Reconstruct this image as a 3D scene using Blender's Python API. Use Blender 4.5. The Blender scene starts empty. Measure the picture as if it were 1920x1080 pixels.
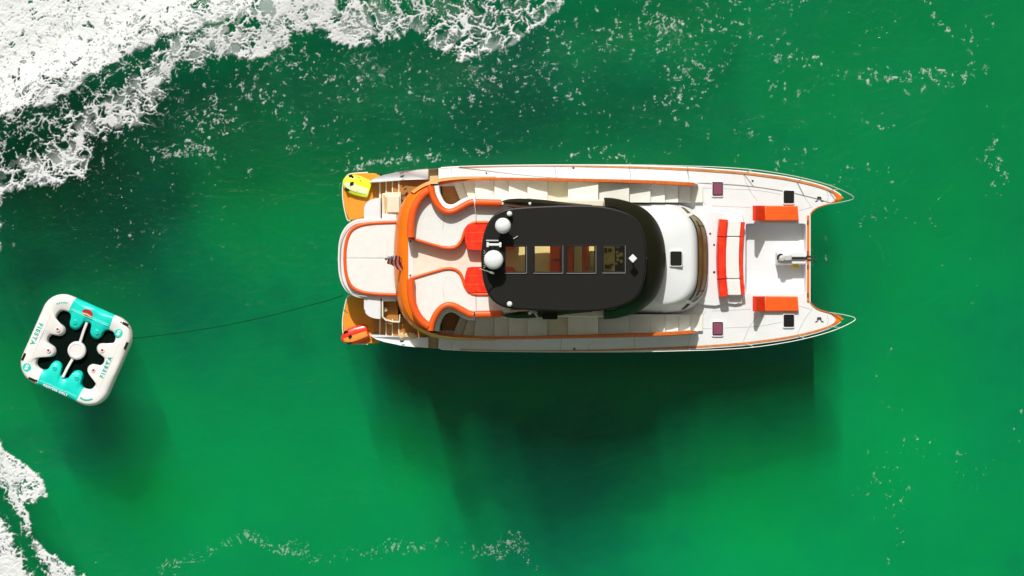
import bpy, bmesh, math, random
import numpy as np
from mathutils import Vector, Matrix
from mathutils.geometry import tessellate_polygon

random.seed(7)
sc = bpy.context.scene
COL = sc.collection

# ---------------------------------------------------------------- camera
H = 90.0        # height of the drone above the water
S = 0.024       # metres on the water per pixel of a 1920 wide frame
AX = 484.5      # image row of the boat's centre line (world y = 0)
cam = bpy.data.cameras.new('camera')
cam_o = bpy.data.objects.new('camera', cam)
COL.objects.link(cam_o)
cam_o.location = (0, 0, H)
cam.sensor_width = 36
cam.lens = 18.0 / (960 * S / H)
cam.shift_y = -(540 - AX) / 1920.0
cam.clip_end = 5000
sc.camera = cam_o

# ---------------------------------------------------------------- world and sun
SUN_DIR = Vector((0.18, -1.0, -1.05)).normalized()
world = bpy.data.worlds.new('World')
sc.world = world
world.use_nodes = True
wn = world.node_tree
bg = wn.nodes['Background']
sky = wn.nodes.new('ShaderNodeTexSky')
sky.sky_type = 'NISHITA'
sky.sun_disc = False
sky.sun_elevation = math.asin(-SUN_DIR.z)
sky.sun_rotation = math.atan2(-SUN_DIR.x, -SUN_DIR.y)
sky.dust_density = 3.0
sky.ozone_density = 0.6
bg.inputs[1].default_value = 0.08
hs = wn.nodes.new('ShaderNodeHueSaturation')
hs.inputs['Saturation'].default_value = 0.22
wn.links.new(sky.outputs[0], hs.inputs['Color'])
wt = wn.nodes.new('ShaderNodeMix')
wt.data_type = 'RGBA'
wt.blend_type = 'MULTIPLY'
wt.inputs[0].default_value = 1.0
wt.inputs[7].default_value = (0.97, 0.98, 0.78, 1)
wn.links.new(hs.outputs[0], wt.inputs[6])
wn.links.new(wt.outputs[2], bg.inputs[0])
sun = bpy.data.lights.new('sun', 'SUN')
sun.energy = 3.95
sun.angle = math.radians(0.5)
sun.color = (1.0, 0.975, 0.935)
sun_o = bpy.data.objects.new('sun', sun)
COL.objects.link(sun_o)
sun_o.rotation_euler = SUN_DIR.to_track_quat('-Z', 'Y').to_euler()
sc.view_settings.view_transform = 'Standard'
sc.view_settings.look = 'None'
sc.view_settings.exposure = 0.0
sc.view_settings.gamma = 1.0
sc.view_settings.use_curve_mapping = False
sc.cycles.use_denoising = True
sc.cycles.volume_bounces = 0
sc.cycles.max_bounces = 8
sc.cycles.transparent_max_bounces = 16


# ---------------------------------------------------------------- helpers
def P(px, py, z):
    k = S * (H - z) / H
    return Vector(((px - 960) * k, (AX - py) * k, z))


def mir(pts):
    """the same outline on the other side of the centre line"""
    return [(p[0], 2 * AX - p[1]) + tuple(p[2:]) for p in pts][::-1]


def cr(pts, n=6, closed=False):
    """Catmull-Rom curve through points of any dimension"""
    p = [np.array(q, float) for q in pts]
    N = len(p)
    out = []
    rng = range(N) if closed else range(N - 1)
    for i in rng:
        if closed:
            a, b, c, d = p[(i - 1) % N], p[i], p[(i + 1) % N], p[(i + 2) % N]
        else:
            b, c = p[i], p[i + 1]
            a = p[i - 1] if i > 0 else 2 * b - c
            d = p[i + 2] if i + 2 < N else 2 * c - b
        for k in range(n):
            t = k / n
            out.append(0.5 * ((2 * b) + (c - a) * t + (2 * a - 5 * b + 4 * c - d) * t * t + (3 * b - a - 3 * c + d) * t ** 3))
    if not closed:
        out.append(p[-1])
    return [tuple(q) for q in out]


def W(pts, z):
    return [P(p[0], p[1], z) for p in pts]


def area2(pts):
    return sum(pts[i][0] * pts[(i + 1) % len(pts)][1] - pts[(i + 1) % len(pts)][0] * pts[i][1] for i in range(len(pts)))


def prism(bm, poly, z0, z1, holes=(), bev=0.0, zf=None, ztop=None):
    """poly: pixels read at height z1 (or ztop) -> vertical sided solid; zf gives a top height per point"""
    zr = z1 if ztop is None else ztop
    loops = [W(poly, zr)] + [W(h, zr) for h in holes]
    return prism_w(bm, loops, z0, z1, bev, zf)


def prism_w(bm, loops, z0, z1, bev=0.0, zf=None):
    out = []
    for i, l in enumerate(loops):
        l = [Vector((p[0], p[1], 0)) for p in l]
        a = area2(l)
        if (a < 0) == (i == 0):
            l = l[::-1]
        out.append(l)
    top, bot = [], []
    for l in out:
        top.append([bm.verts.new((p.x, p.y, z1 if zf is None else zf(p.x, p.y))) for p in l])
        bot.append([bm.verts.new((p.x, p.y, z0)) for p in l])
    ft = sum(top, [])
    fb = sum(bot, [])
    edges = []
    if len(out) == 1 and zf is None:
        bm.faces.new(top[0])
        bm.faces.new(bot[0][::-1])
    else:
        for t in tessellate_polygon(out):
            a, b, c = [ft[k] for k in t]
            n = (b.co - a.co).cross(c.co - a.co)
            if n.z < 0:
                a, b, c = c, b, a
            try:
                bm.faces.new((a, b, c))
                idx = {v: k for k, v in enumerate(ft)}
                bm.faces.new((fb[idx[c]], fb[idx[b]], fb[idx[a]]))
            except ValueError:
                pass
    for T, B in zip(top, bot):
        n = len(T)
        for i in range(n):
            j = (i + 1) % n
            bm.faces.new((B[i], B[j], T[j], T[i]))
            edges.append(bm.edges.get((T[i], T[j])))
    if bev > 0:
        bmesh.ops.bevel(bm, geom=[e for e in edges if e], offset=bev, segments=3, profile=0.5, affect='EDGES', clamp_overlap=True)
    return bm


def loft(bm, rows, closed=False, cap=False):
    vs = [[bm.verts.new(p) for p in r] for r in rows]
    n = len(vs[0])
    for a, b in zip(vs[:-1], vs[1:]):
        for i in range(n if closed else n - 1):
            j = (i + 1) % n
            try:
                bm.faces.new((a[i], a[j], b[j], b[i]))
            except ValueError:
                pass
    if cap:
        for r in (vs[0], vs[-1]):
            try:
                bm.faces.new(r)
            except ValueError:
                pass
    return bm


def sweep(bm, path, prof, closed=False, scale=None):
    """path: world points; prof: closed outline of (side, up); scale: width factor per point"""
    path = [Vector(p) for p in path]
    N = len(path)
    rows = []
    for i, p in enumerate(path):
        a = path[i - 1] if (i > 0 or closed) else p
        b = path[(i + 1) % N] if (i < N - 1 or closed) else p
        d = (b - a)
        d.z = 0
        if d.length < 1e-6:
            d = Vector((1, 0, 0))
        d.normalize()
        s = Vector((-d.y, d.x, 0))
        f = 1.0 if scale is None else scale[i]
        rows.append([p + s * (u * f) + Vector((0, 0, v)) for u, v in prof])
    if closed:
        rows.append(rows[0])
        vs = [[bm.verts.new(q) for q in r] for r in rows[:-1]]
        n = len(prof)
        for i in range(N):
            A, B = vs[i], vs[(i + 1) % N]
            for k in range(n):
                m = (k + 1) % n
                bm.faces.new((A[k], A[m], B[m], B[k]))
        return bm
    return loft(bm, rows, closed=True, cap=True)


def rprof(w, h, r=0.03, z0=0.0, seg=3):
    """rounded rectangle profile, w wide, from z0 to z0+h, top corners rounded"""
    r = min(r, w / 2 - 1e-3, h - 1e-3)
    pts = [(-w / 2, z0), (w / 2, z0)]
    for k in range(seg + 1):
        a = math.pi / 2 * k / seg
        pts.append((w / 2 - r + r * math.cos(a), z0 + h - r + r * math.sin(a)))
    for k in range(seg + 1):
        a = math.pi / 2 + math.pi / 2 * k / seg
        pts.append((-w / 2 + r + r * math.cos(a), z0 + h - r + r * math.sin(a)))
    return pts


def tube(bm, pts, r, n=8, closed=False):
    pts = [Vector(p) for p in pts]
    N = len(pts)
    rows = []
    up = Vector((0, 0, 1))
    for i, p in enumerate(pts):
        a = pts[i - 1] if (i > 0 or closed) else p
        b = pts[(i + 1) % N] if (i < N - 1 or closed) else p
        d = (b - a).normalized()
        ref = up if abs(d.z) < 0.95 else Vector((1, 0, 0))
        s = d.cross(ref).normalized()
        t = s.cross(d)
        rr = r[i] if isinstance(r, (list, tuple)) else r
        rows.append([p + (s * math.cos(q) + t * math.sin(q)) * rr for q in [2 * math.pi * k / n for k in range(n)]])
    if closed:
        vs = [[bm.verts.new(q) for q in rw] for rw in rows]
        for i in range(N):
            A, B = vs[i], vs[(i + 1) % N]
            for k in range(n):
                m = (k + 1) % n
                bm.faces.new((A[k], A[m], B[m], B[k]))
        return bm
    return loft(bm, rows, closed=True, cap=True)


def lathe(bm, c, prof, n=28):
    """prof: (radius, z) from the bottom up, about the vertical through c"""
    rows = [[Vector((c[0] + r * math.cos(2 * math.pi * k / n), c[1] + r * math.sin(2 * math.pi * k / n), z)) for k in range(n)] for r, z in prof]
    return loft(bm, rows, closed=True, cap=True)


def boxw(bm, c, sx, sy, sz, rot=0.0, bev=0.0, tilt=0.0):
    v = []
    M = Matrix.Translation(c) @ Matrix.Rotation(rot, 4, 'Z') @ Matrix.Rotation(tilt, 4, 'Y')
    r = bmesh.ops.create_cube(bm, size=1.0, matrix=M @ Matrix.Diagonal((sx, sy, sz, 1)))
    if bev > 0:
        es = list({e for v in r['verts'] for e in v.link_edges})
        bmesh.ops.bevel(bm, geom=es, offset=bev, segments=2, profile=0.5, affect='EDGES')
    return bm


def rrect(x0, y0, x1, y1, r, n=4):
    """rounded rectangle in pixels"""
    out = []
    for cx, cy, a0 in ((x1 - r, y1 - r, 0), (x0 + r, y1 - r, 90), (x0 + r, y0 + r, 180), (x1 - r, y0 + r, 270)):
        for k in range(n + 1):
            a = math.radians(a0 + 90 * k / n)
            out.append((cx + r * math.cos(a), cy + r * math.sin(a)))
    return out


ORG = {}


def put(name, bm, m, parent=None, smooth=40, label=None):
    """links bm as one mesh object under its thing"""
    bmesh.ops.remove_doubles(bm, verts=bm.verts, dist=1e-5)
    bmesh.ops.recalc_face_normals(bm, faces=bm.faces)
    me = bpy.data.meshes.new(name)
    bm.to_mesh(me)
    bm.free()
    for mm in (m if isinstance(m, (list, tuple)) else [m]):
        me.materials.append(mm)
    if smooth:
        me.shade_smooth()
        me.set_sharp_from_angle(angle=math.radians(smooth))
    o = bpy.data.objects.new(name, me)
    COL.objects.link(o)
    if smooth:
        wnm = o.modifiers.new('weighted_normals', 'WEIGHTED_NORMAL')
        wnm.keep_sharp = True
        wnm.weight = 80
    if parent is not None:
        root = parent
        while root.parent is not None:
            root = root.parent
        o.parent = parent
        me.transform(Matrix.Translation(-Vector(ORG.get(root.name, (0, 0, 0)))))
    if label:
        o['label'] = label
    return o


def put_each(name, bm, m, parent=None, smooth=40):
    """one object per separate piece of the bmesh"""
    bm.verts.ensure_lookup_table()
    seen = set()
    last = None
    for v0 in bm.verts:
        if v0 in seen:
            continue
        st, isl_ = [v0], []
        seen.add(v0)
        while st:
            v = st.pop()
            isl_.append(v)
            for e in v.link_edges:
                w = e.other_vert(v)
                if w not in seen:
                    seen.add(w)
                    st.append(w)
        nb = bmesh.new()
        mp = {v: nb.verts.new(v.co) for v in isl_}
        for f in {f for v in isl_ for f in v.link_faces}:
            try:
                nb.faces.new([mp[v] for v in f.verts])
            except ValueError:
                pass
        last = put(name, nb, m, parent, smooth)
    bm.free()
    return last


def thing(name, label, cat, loc, group=None):
    o = bpy.data.objects.new(name, None)
    o.empty_display_size = 0.3
    COL.objects.link(o)
    o.location = loc
    ORG[o.name] = tuple(loc)
    o['label'] = label
    o['category'] = cat
    if group:
        o['group'] = group
    return o


def NB():
    return bmesh.new()


# ---------------------------------------------------------------- materials
def mat(name, col, rough=0.45, metal=0.0, var=0.0, scale=3.0, bump=0.0, bscale=40.0, coat=0.0, spec=0.5, col2=None):
    m = bpy.data.materials.new(name)
    m.use_nodes = True
    nt = m.node_tree
    b = nt.nodes['Principled BSDF']
    b.inputs['Base Color'].default_value = (*col, 1)
    b.inputs['Roughness'].default_value = rough
    b.inputs['Metallic'].default_value = metal
    b.inputs['Coat Weight'].default_value = coat
    b.inputs['Specular IOR Level'].default_value = spec
    tc = nt.nodes.new('ShaderNodeTexCoord')
    if var > 0 or col2:
        nz = nt.nodes.new('ShaderNodeTexNoise')
        nz.inputs['Scale'].default_value = scale
        nz.inputs['Detail'].default_value = 5
        nt.links.new(tc.outputs['Object'], nz.inputs['Vector'])
        mx = nt.nodes.new('ShaderNodeMix')
        mx.data_type = 'RGBA'
        c2 = col2 if col2 else tuple(c * (1 - var) for c in col)
        mx.inputs[6].default_value = (*col, 1)
        mx.inputs[7].default_value = (*c2, 1)
        mr = nt.nodes.new('ShaderNodeMapRange')
        mr.inputs[1].default_value = 0.35
        mr.inputs[2].default_value = 0.7
        nt.links.new(nz.outputs[0], mr.inputs[0])
        nt.links.new(mr.outputs[0], mx.inputs[0])
        nt.links.new(mx.outputs[2], b.inputs['Base Color'])
    if bump > 0:
        n2 = nt.nodes.new('ShaderNodeTexNoise')
        n2.inputs['Scale'].default_value = bscale
        n2.inputs['Detail'].default_value = 3
        nt.links.new(tc.outputs['Object'], n2.inputs['Vector'])
        bp = nt.nodes.new('ShaderNodeBump')
        bp.inputs['Strength'].default_value = bump
        bp.inputs['Distance'].default_value = 0.02
        nt.links.new(n2.outputs[0], bp.inputs['Height'])
        nt.links.new(bp.outputs[0], b.inputs['Normal'])
    return m


def teak_mat(name, col, col2, pitch=0.07, ang=0.0):
    m = bpy.data.materials.new(name)
    m.use_nodes = True
    nt = m.node_tree
    b = nt.nodes['Principled BSDF']
    b.inputs['Roughness'].default_value = 0.6
    tc = nt.nodes.new('ShaderNodeTexCoord')
    mp = nt.nodes.new('ShaderNodeMapping')
    mp.inputs['Rotation'].default_value = (0, 0, ang)
    nt.links.new(tc.outputs['Object'], mp.inputs['Vector'])
    wv = nt.nodes.new('ShaderNodeTexWave')
    wv.bands_direction = 'Y'
    wv.inputs['Scale'].default_value = 0.314 / pitch
    wv.inputs['Distortion'].default_value = 0.0
    nt.links.new(mp.outputs[0], wv.inputs['Vector'])
    nz = nt.nodes.new('ShaderNodeTexNoise')
    nz.inputs['Scale'].default_value = 2.2
    nz.inputs['Detail'].default_value = 6
    nt.links.new(tc.outputs['Object'], nz.inputs['Vector'])
    mx = nt.nodes.new('ShaderNodeMix')
    mx.data_type = 'RGBA'
    mx.inputs[6].default_value = (*col, 1)
    mx.inputs[7].default_value = (*col2, 1)
    nt.links.new(nz.outputs[0], mx.inputs[0])
    mr = nt.nodes.new('ShaderNodeMapRange')
    mr.inputs[1].default_value = 0.93
    mr.inputs[2].default_value = 1.0
    mr.inputs[4].default_value = 0.55
    nt.links.new(wv.outputs[1], mr.inputs[0])
    m2 = nt.nodes.new('ShaderNodeMix')
    m2.data_type = 'RGBA'
    m2.inputs[7].default_value = (col2[0] * 0.25, col2[1] * 0.25, col2[2] * 0.25, 1)
    nt.links.new(mr.outputs[0], m2.inputs[0])
    nt.links.new(mx.outputs[2], m2.inputs[6])
    nt.links.new(m2.outputs[2], b.inputs['Base Color'])
    return m


WHITE = mat('white_gelcoat', (0.76, 0.765, 0.795), 0.38, var=0.05, scale=1.2, bump=0.05, bscale=90)
NONSKID = mat('white_nonskid', (0.75, 0.755, 0.775), 0.6, var=0.06, scale=2.0, bump=0.25, bscale=160)
CREAM = mat('cream_gelcoat', (0.78, 0.71, 0.55), 0.45, var=0.06)
FLOORC = mat('cream_floor', (0.78, 0.73, 0.62), 0.55, var=0.08, bump=0.15, bscale=120)
CUSH = mat('white_vinyl', (0.76, 0.765, 0.755), 0.5, var=0.05, scale=4, bump=0.25, bscale=14)
ORANGE = mat('orange_vinyl', (0.84, 0.105, 0.005), 0.42, var=0.12, scale=3, bump=0.2, bscale=16)
ORANGE2 = mat('orange_paint', (0.85, 0.185, 0.003), 0.3, var=0.10, scale=1.0)
RED = mat('red_vinyl', (0.78, 0.014, 0.004), 0.4, col2=(0.86, 0.045, 0.004), scale=3.5, bump=0.25, bscale=12)
WOODCAP = mat('varnished_cap', (0.66, 0.155, 0.03), 0.35, var=0.25, scale=6)
TOERAIL = mat('varnished_toe_rail', (0.62, 0.23, 0.07), 0.4, var=0.3, scale=5)
BLACK = mat('black_roof_coating', (0.0085, 0.0081, 0.0075), 0.75, spec=0.25, var=0.12, scale=0.9, bump=0.1, bscale=60)
BLACKG = mat('black_gloss', (0.005, 0.005, 0.004), 0.5, spec=0.3)
SMOKE = mat('smoked_cowl', (0.0105, 0.0090, 0.0035), 0.45, var=0.2, scale=0.8, spec=0.18)
OLIVE = mat('tinted_glass_olive', (0.17, 0.155, 0.035), 0.3, col2=(0.08, 0.075, 0.018), scale=1.5, spec=0.25)
PALEOR = mat('glare_orange_paint', (0.82, 0.35, 0.12), 0.35)  # orange paint lightened to stand for sun glare
PURPLE = mat('tinted_hatch_purple', (0.24, 0.065, 0.12), 0.12, coat=0.4)
STEEL = mat('polished_steel', (0.55, 0.56, 0.54), 0.5, metal=0.3)
DARKST = mat('dark_steel', (0.10, 0.10, 0.09), 0.35, metal=0.6)
SEAM = mat('seam_grey', (0.42, 0.42, 0.41), 0.7)
TEAK = teak_mat('teak_platform', (0.86, 0.33, 0.012), (0.74, 0.26, 0.01), ang=math.pi / 2)
TEAKD = teak_mat('teak_floor', (0.50, 0.20, 0.03), (0.38, 0.14, 0.02))
LIME = mat('lime_shell', (0.72, 0.86, 0.02), 0.25, coat=0.5)
LIMEW = mat('pale_lime_shell', (0.80, 0.84, 0.50), 0.3)
SCRED = mat('red_shell', (0.86, 0.03, 0.008), 0.25, coat=0.5)
SCORG = mat('orange_shell', (0.90, 0.35, 0.06), 0.3)
PVC = mat('white_pvc', (0.80, 0.77, 0.77), 0.32, var=0.04, bump=0.15, bscale=5)
TEAL = mat('turquoise_pvc', (0.005, 0.68, 0.58), 0.3, var=0.08, bump=0.15, bscale=5)
TEALD = mat('dark_turquoise_print', (0.01, 0.46, 0.40), 0.5)
MESHB = mat('black_mesh_floor', (0.002, 0.007, 0.005), 0.9, spec=0.05, var=0.3, bump=0.3, bscale=80)
CANOPYR = mat('flag_red', (0.42, 0.012, 0.02), 0.8)
FLAGW = mat('flag_white', (0.78, 0.72, 0.74), 0.8)
FLAGB = mat('flag_blue', (0.30, 0.30, 0.45), 0.8)
ROPE = mat('wet_rope', (0.004, 0.03, 0.008), 0.8, spec=0.1)
YELLOW = mat('yellow_plastic', (0.85, 0.60, 0.03), 0.5)
TREAD = mat('tread_nonskid', (0.78, 0.765, 0.70), 0.6, var=0.06, scale=2.0, bump=0.25, bscale=160)
TAN = mat('tan_pad', (0.72, 0.52, 0.26), 0.7, var=0.08)
SCREEN = mat('dark_screen', (0.01, 0.012, 0.015), 0.1)

PANE = bpy.data.materials.new('amber_tinted_pane')
PANE.use_nodes = True
_n = PANE.node_tree
_n.nodes.clear()
_o = _n.nodes.new('ShaderNodeOutputMaterial')
_t = _n.nodes.new('ShaderNodeBsdfTransparent')
_t.inputs[0].default_value = (1.0, 0.94, 0.66, 1)
_g = _n.nodes.new('ShaderNodeBsdfGlossy')
_g.inputs['Roughness'].default_value = 0.05
_f = _n.nodes.new('ShaderNodeFresnel')
_m = _n.nodes.new('ShaderNodeMixShader')
_n.links.new(_f.outputs[0], _m.inputs[0])
_n.links.new(_t.outputs[0], _m.inputs[1])
_n.links.new(_g.outputs[0], _m.inputs[2])
_n.links.new(_m.outputs[0], _o.inputs[0])

# ---------------------------------------------------------------- noise on arrays
_rng = np.random.RandomState(11)
_perm = _rng.permutation(4096)
_ga = _rng.rand(4096) * 2 * np.pi
_gx, _gy = np.cos(_ga).astype(np.float32), np.sin(_ga).astype(np.float32)


def perlin(x, y, seed=0):
    x = x + seed * 37.17
    y = y - seed * 21.91
    xi = np.floor(x).astype(np.int32)
    yi = np.floor(y).astype(np.int32)
    fx = (x - xi).astype(np.float32)
    fy = (y - yi).astype(np.float32)
    u = fx * fx * fx * (fx * (fx * 6 - 15) + 10)
    v = fy * fy * fy * (fy * (fy * 6 - 15) + 10)

    def g(ix, iy, dx, dy):
        h = _perm[(_perm[ix & 4095] + iy) & 4095]
        return _gx[h] * dx + _gy[h] * dy
    a = g(xi, yi, fx, fy)
    b = g(xi + 1, yi, fx - 1, fy)
    c = g(xi, yi + 1, fx, fy - 1)
    d = g(xi + 1, yi + 1, fx - 1, fy - 1)
    return (a + u * (b - a)) + v * ((c + u * (d - c)) - (a + u * (b - a)))


def fbm(x, y, octv=4, seed=0, gain=0.5):
    s = 0
    a = 1.0
    for k in range(octv):
        s = s + a * perlin(x * 2 ** k, y * 2 ** k, seed + k * 3)
        a *= gain
    return s


def web_cells(x, y, seed):
    """cell walls: 0 on a wall, growing into the cell"""
    x = x + seed * 13.3
    y = y + seed * 7.7
    xi = np.floor(x).astype(np.int32)
    yi = np.floor(y).astype(np.int32)
    f1 = np.full(x.shape, 9.0, np.float32)
    f2 = np.full(x.shape, 9.0, np.float32)
    for dx in (-1, 0, 1):
        for dy in (-1, 0, 1):
            h = _perm[(_perm[(xi + dx) & 4095] + yi + dy) & 4095]
            px = xi + dx + 0.5 + 0.48 * _gx[h]
            py = yi + dy + 0.5 + 0.48 * _gy[(h * 7 + 3) & 4095]
            d = np.hypot(px - x, py - y).astype(np.float32)
            f2 = np.minimum(f2, np.maximum(f1, d))
            f1 = np.minimum(f1, d)
    return f2 - f1


def rank(f):
    """histogram-equalise to 0..1"""
    fl = f.ravel()
    qs = np.quantile(fl[::7], np.linspace(0, 1, 400))
    return np.interp(fl, qs, np.linspace(0, 1, 400)).reshape(f.shape).astype(np.float32)


def sstep(a, b, x):
    t = np.clip((x - a) / (b - a), 0, 1)
    return t * t * (3 - 2 * t)


def seg_dist(X, Y, pts):
    """distance in pixels to a polyline"""
    best = np.full(X.shape, 1e9, np.float32)
    for (x0, y0), (x1, y1) in zip(pts[:-1], pts[1:]):
        dx, dy = x1 - x0, y1 - y0
        L = dx * dx + dy * dy + 1e-9
        t = np.clip(((X - x0) * dx + (Y - y0) * dy) / L, 0, 1)
        best = np.minimum(best, np.hypot(X - x0 - t * dx, Y - y0 - t * dy))
    return best


def inside(X, Y, poly):
    r = np.zeros(X.shape, bool)
    n = len(poly)
    for i in range(n):
        x0, y0 = poly[i]
        x1, y1 = poly[(i + 1) % n]
        if y0 == y1:
            continue
        c = (y0 > Y) != (y1 > Y)
        r ^= c & (X < (x1 - x0) * (Y - y0) / (y1 - y0) + x0)
    return r


def sdf(X, Y, poly):
    """signed distance, positive inside"""
    d = seg_dist(X, Y, list(poly) + [poly[0]])
    return np.where(inside(X, Y, poly), d, -d)


# big shapes of the sea, in metres on the water (px = pixel coordinates on the water plane)
CREST = [(-400, 330), (-120, 270), (0, 238), (95, 190), (180, 145), (260, 98), (340, 60), (440, 25), (560, -10), (760, -40), (1300, -120)]
CREST2 = [(-80, 700), (0, 830), (70, 910), (70, 1000), (130, 1060), (260, 1150)]


def sea_height(x, y):
    X = x / S + 960
    Y = AX - y / S
    h = 0.05 * perlin(x * 0.28, y * 0.28, 1) + 0.03 * perlin(x * 0.8, y * 0.6, 2)
    h = h * np.clip(1.2 - (np.hypot(x - 3, y) / 60), 0, 1)
    d = seg_dist(X, Y, CREST)
    h = h + 0.45 * np.exp(-(d / 70.0) ** 2) * (1 + 0.5 * perlin(x * 0.5, y * 0.5, 4))
    d2 = seg_dist(X, Y, CREST2)
    h = h + 0.18 * np.exp(-(d2 / 60.0) ** 2)
    return h


# ---------------------------------------------------------------- water, seabed
def grid_mesh(xs, ys, zfun):
    X, Y = np.meshgrid(xs, ys)
    Z = zfun(X, Y)
    co = np.stack([X, Y, Z], -1).reshape(-1, 3)
    nx, ny = len(xs), len(ys)
    i = np.arange(nx * ny).reshape(ny, nx)
    q = np.stack([i[:-1, :-1], i[:-1, 1:], i[1:, 1:], i[1:, :-1]], -1).reshape(-1, 4)
    return co, q, i


def np_mesh(name, co, quads, m):
    me = bpy.data.meshes.new(name)
    me.vertices.add(len(co))
    me.vertices.foreach_set('co', np.asarray(co, np.float32).ravel())
    n = len(quads)
    me.loops.add(n * 4)
    me.loops.foreach_set('vertex_index', np.asarray(quads, np.int32).ravel())
    me.polygons.add(n)
    me.polygons.foreach_set('loop_start', np.arange(0, n * 4, 4, dtype=np.int32))
    me.update(calc_edges=True)
    me.polygons.foreach_set('use_smooth', np.ones(n, bool))
    if m:
        me.materials.append(m)
    o = bpy.data.objects.new(name, me)
    COL.objects.link(o)
    return o


def water_mat():
    m = bpy.data.materials.new('sea_water')
    m.use_nodes = True
    n = m.node_tree
    n.nodes.clear()
    l = n.links
    out = n.nodes.new('ShaderNodeOutputMaterial')
    tr = n.nodes.new('ShaderNodeBsdfTransparent')
    gl = n.nodes.new('ShaderNodeBsdfGlossy')
    gl.inputs['Roughness'].default_value = 0.12
    mx = n.nodes.new('ShaderNodeMixShader')
    fr = n.nodes.new('ShaderNodeFresnel')
    fr.inputs[0].default_value = 1.33
    tc = n.nodes.new('ShaderNodeTexCoord')
    mp = n.nodes.new('ShaderNodeMapping')
    mp.inputs['Scale'].default_value = (1.0, 1.5, 1.0)
    l.new(tc.outputs['Object'], mp.inputs[0])
    nz = n.nodes.new('ShaderNodeTexNoise')
    nz.inputs['Scale'].default_value = 2.4
    nz.inputs['Detail'].default_value = 6
    nz.inputs['Roughness'].default_value = 0.6
    l.new(mp.outputs[0], nz.inputs['Vector'])
    bp = n.nodes.new('ShaderNodeBump')
    bp.inputs['Strength'].default_value = 0.5
    bp.inputs['Distance'].default_value = 0.13
    l.new(nz.outputs[0], bp.inputs['Height'])
    l.new(bp.outputs[0], gl.inputs['Normal'])
    l.new(bp.outputs[0], fr.inputs['Normal'])
    l.new(fr.outputs[0], mx.inputs[0])
    l.new(tr.outputs[0], mx.inputs[1])
    at = n.nodes.new('ShaderNodeAttribute')
    at.attribute_name = 'murk_and_shade'
    n3 = n.nodes.new('ShaderNodeTexNoise')
    n3.inputs['Scale'].default_value = 0.55
    n3.inputs['Detail'].default_value = 5
    n3.inputs['Roughness'].default_value = 0.55
    l.new(mp.outputs[0], n3.inputs['Vector'])
    m3 = n.nodes.new('ShaderNodeMath')
    m3.operation = 'MULTIPLY_ADD'
    m3.inputs[1].default_value = 0.62
    l.new(n3.outputs[0], m3.inputs[0])
    l.new(at.outputs['Fac'], m3.inputs[2])
    rp = n.nodes.new('ShaderNodeValToRGB')
    rp.color_ramp.elements[0].position = 0.12
    rp.color_ramp.elements[0].color = (1.0, 1.0, 0.85, 1)
    e = rp.color_ramp.elements.new(0.5)
    e.color = (0.90, 0.92, 0.93, 1)
    rp.color_ramp.elements[2].position = 1.0
    rp.color_ramp.elements[2].color = (0.55, 0.62, 0.84, 1)
    l.new(m3.outputs[0], rp.inputs[0])
    l.new(rp.outputs[0], tr.inputs['Color'])
    l.new(gl.outputs[0], mx.inputs[2])
    l.new(mx.outputs[0], out.inputs[0])
    vs = n.nodes.new('ShaderNodeVolumeScatter')
    vs.inputs['Color'].default_value = (0.0, 1.0, 0.31, 1)
    vs.inputs['Density'].default_value = 0.068
    vs.inputs['Anisotropy'].default_value = -0.45
    va = n.nodes.new('ShaderNodeVolumeAbsorption')
    va.inputs['Color'].default_value = (0.0, 0.985, 0.90, 1)
    va.inputs['Density'].default_value = 0.9
    ad = n.nodes.new('ShaderNodeAddShader')
    l.new(vs.outputs[0], ad.inputs[0])
    l.new(va.outputs[0], ad.inputs[1])
    l.new(ad.outputs[0], out.inputs['Volume'])
    return m


far = np.array([1500, 900, 500, 300, 180, 110, 70, 50, 38])
xs = np.concatenate([-far, np.arange(-30, 30.01, 0.25), far[::-1]])
ys = np.concatenate([-far, np.arange(-20, 20.01, 0.25), far[::-1]])
xs, ys = np.unique(xs), np.unique(ys)
co, q, idx = grid_mesh(xs, ys, sea_height)
fx = np.array([xs[0], xs[-1]])
BOT = -11.5
per = np.concatenate([idx[0, :], idx[1:, -1], idx[-1, -2::-1], idx[-2:0:-1, 0]])
nv = len(co)
cob = co[per].copy()
cob[:, 2] = BOT
b = np.arange(len(per)) + nv
sides = np.stack([per, b, np.roll(b, -1), np.roll(per, -1)], -1)
# bottom: a fan of quads over the perimeter pairs
cen = nv + len(per)
m_ = len(per)
bq = []
for k in range(0, m_ - 1, 2):
    bq.append((b[k], cen, b[(k + 2) % m_], b[k + 1]))
co_all = np.concatenate([co, cob, [[0, 0, BOT]]])
water = np_mesh('water', co_all, np.concatenate([q, sides, np.array(bq)]), water_mat())
water['kind'] = 'structure'

SXX = np.unique(np.concatenate([[-1499, -800, -300, -100, -50], np.arange(-32, 32.01, 1.0), [50, 100, 300, 800, 1499]]))
SYY = np.unique(np.concatenate([[-1499, -800, -300, -100, -50], np.arange(-24, 24.01, 1.0), [50, 100, 300, 800, 1499]]))
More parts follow.
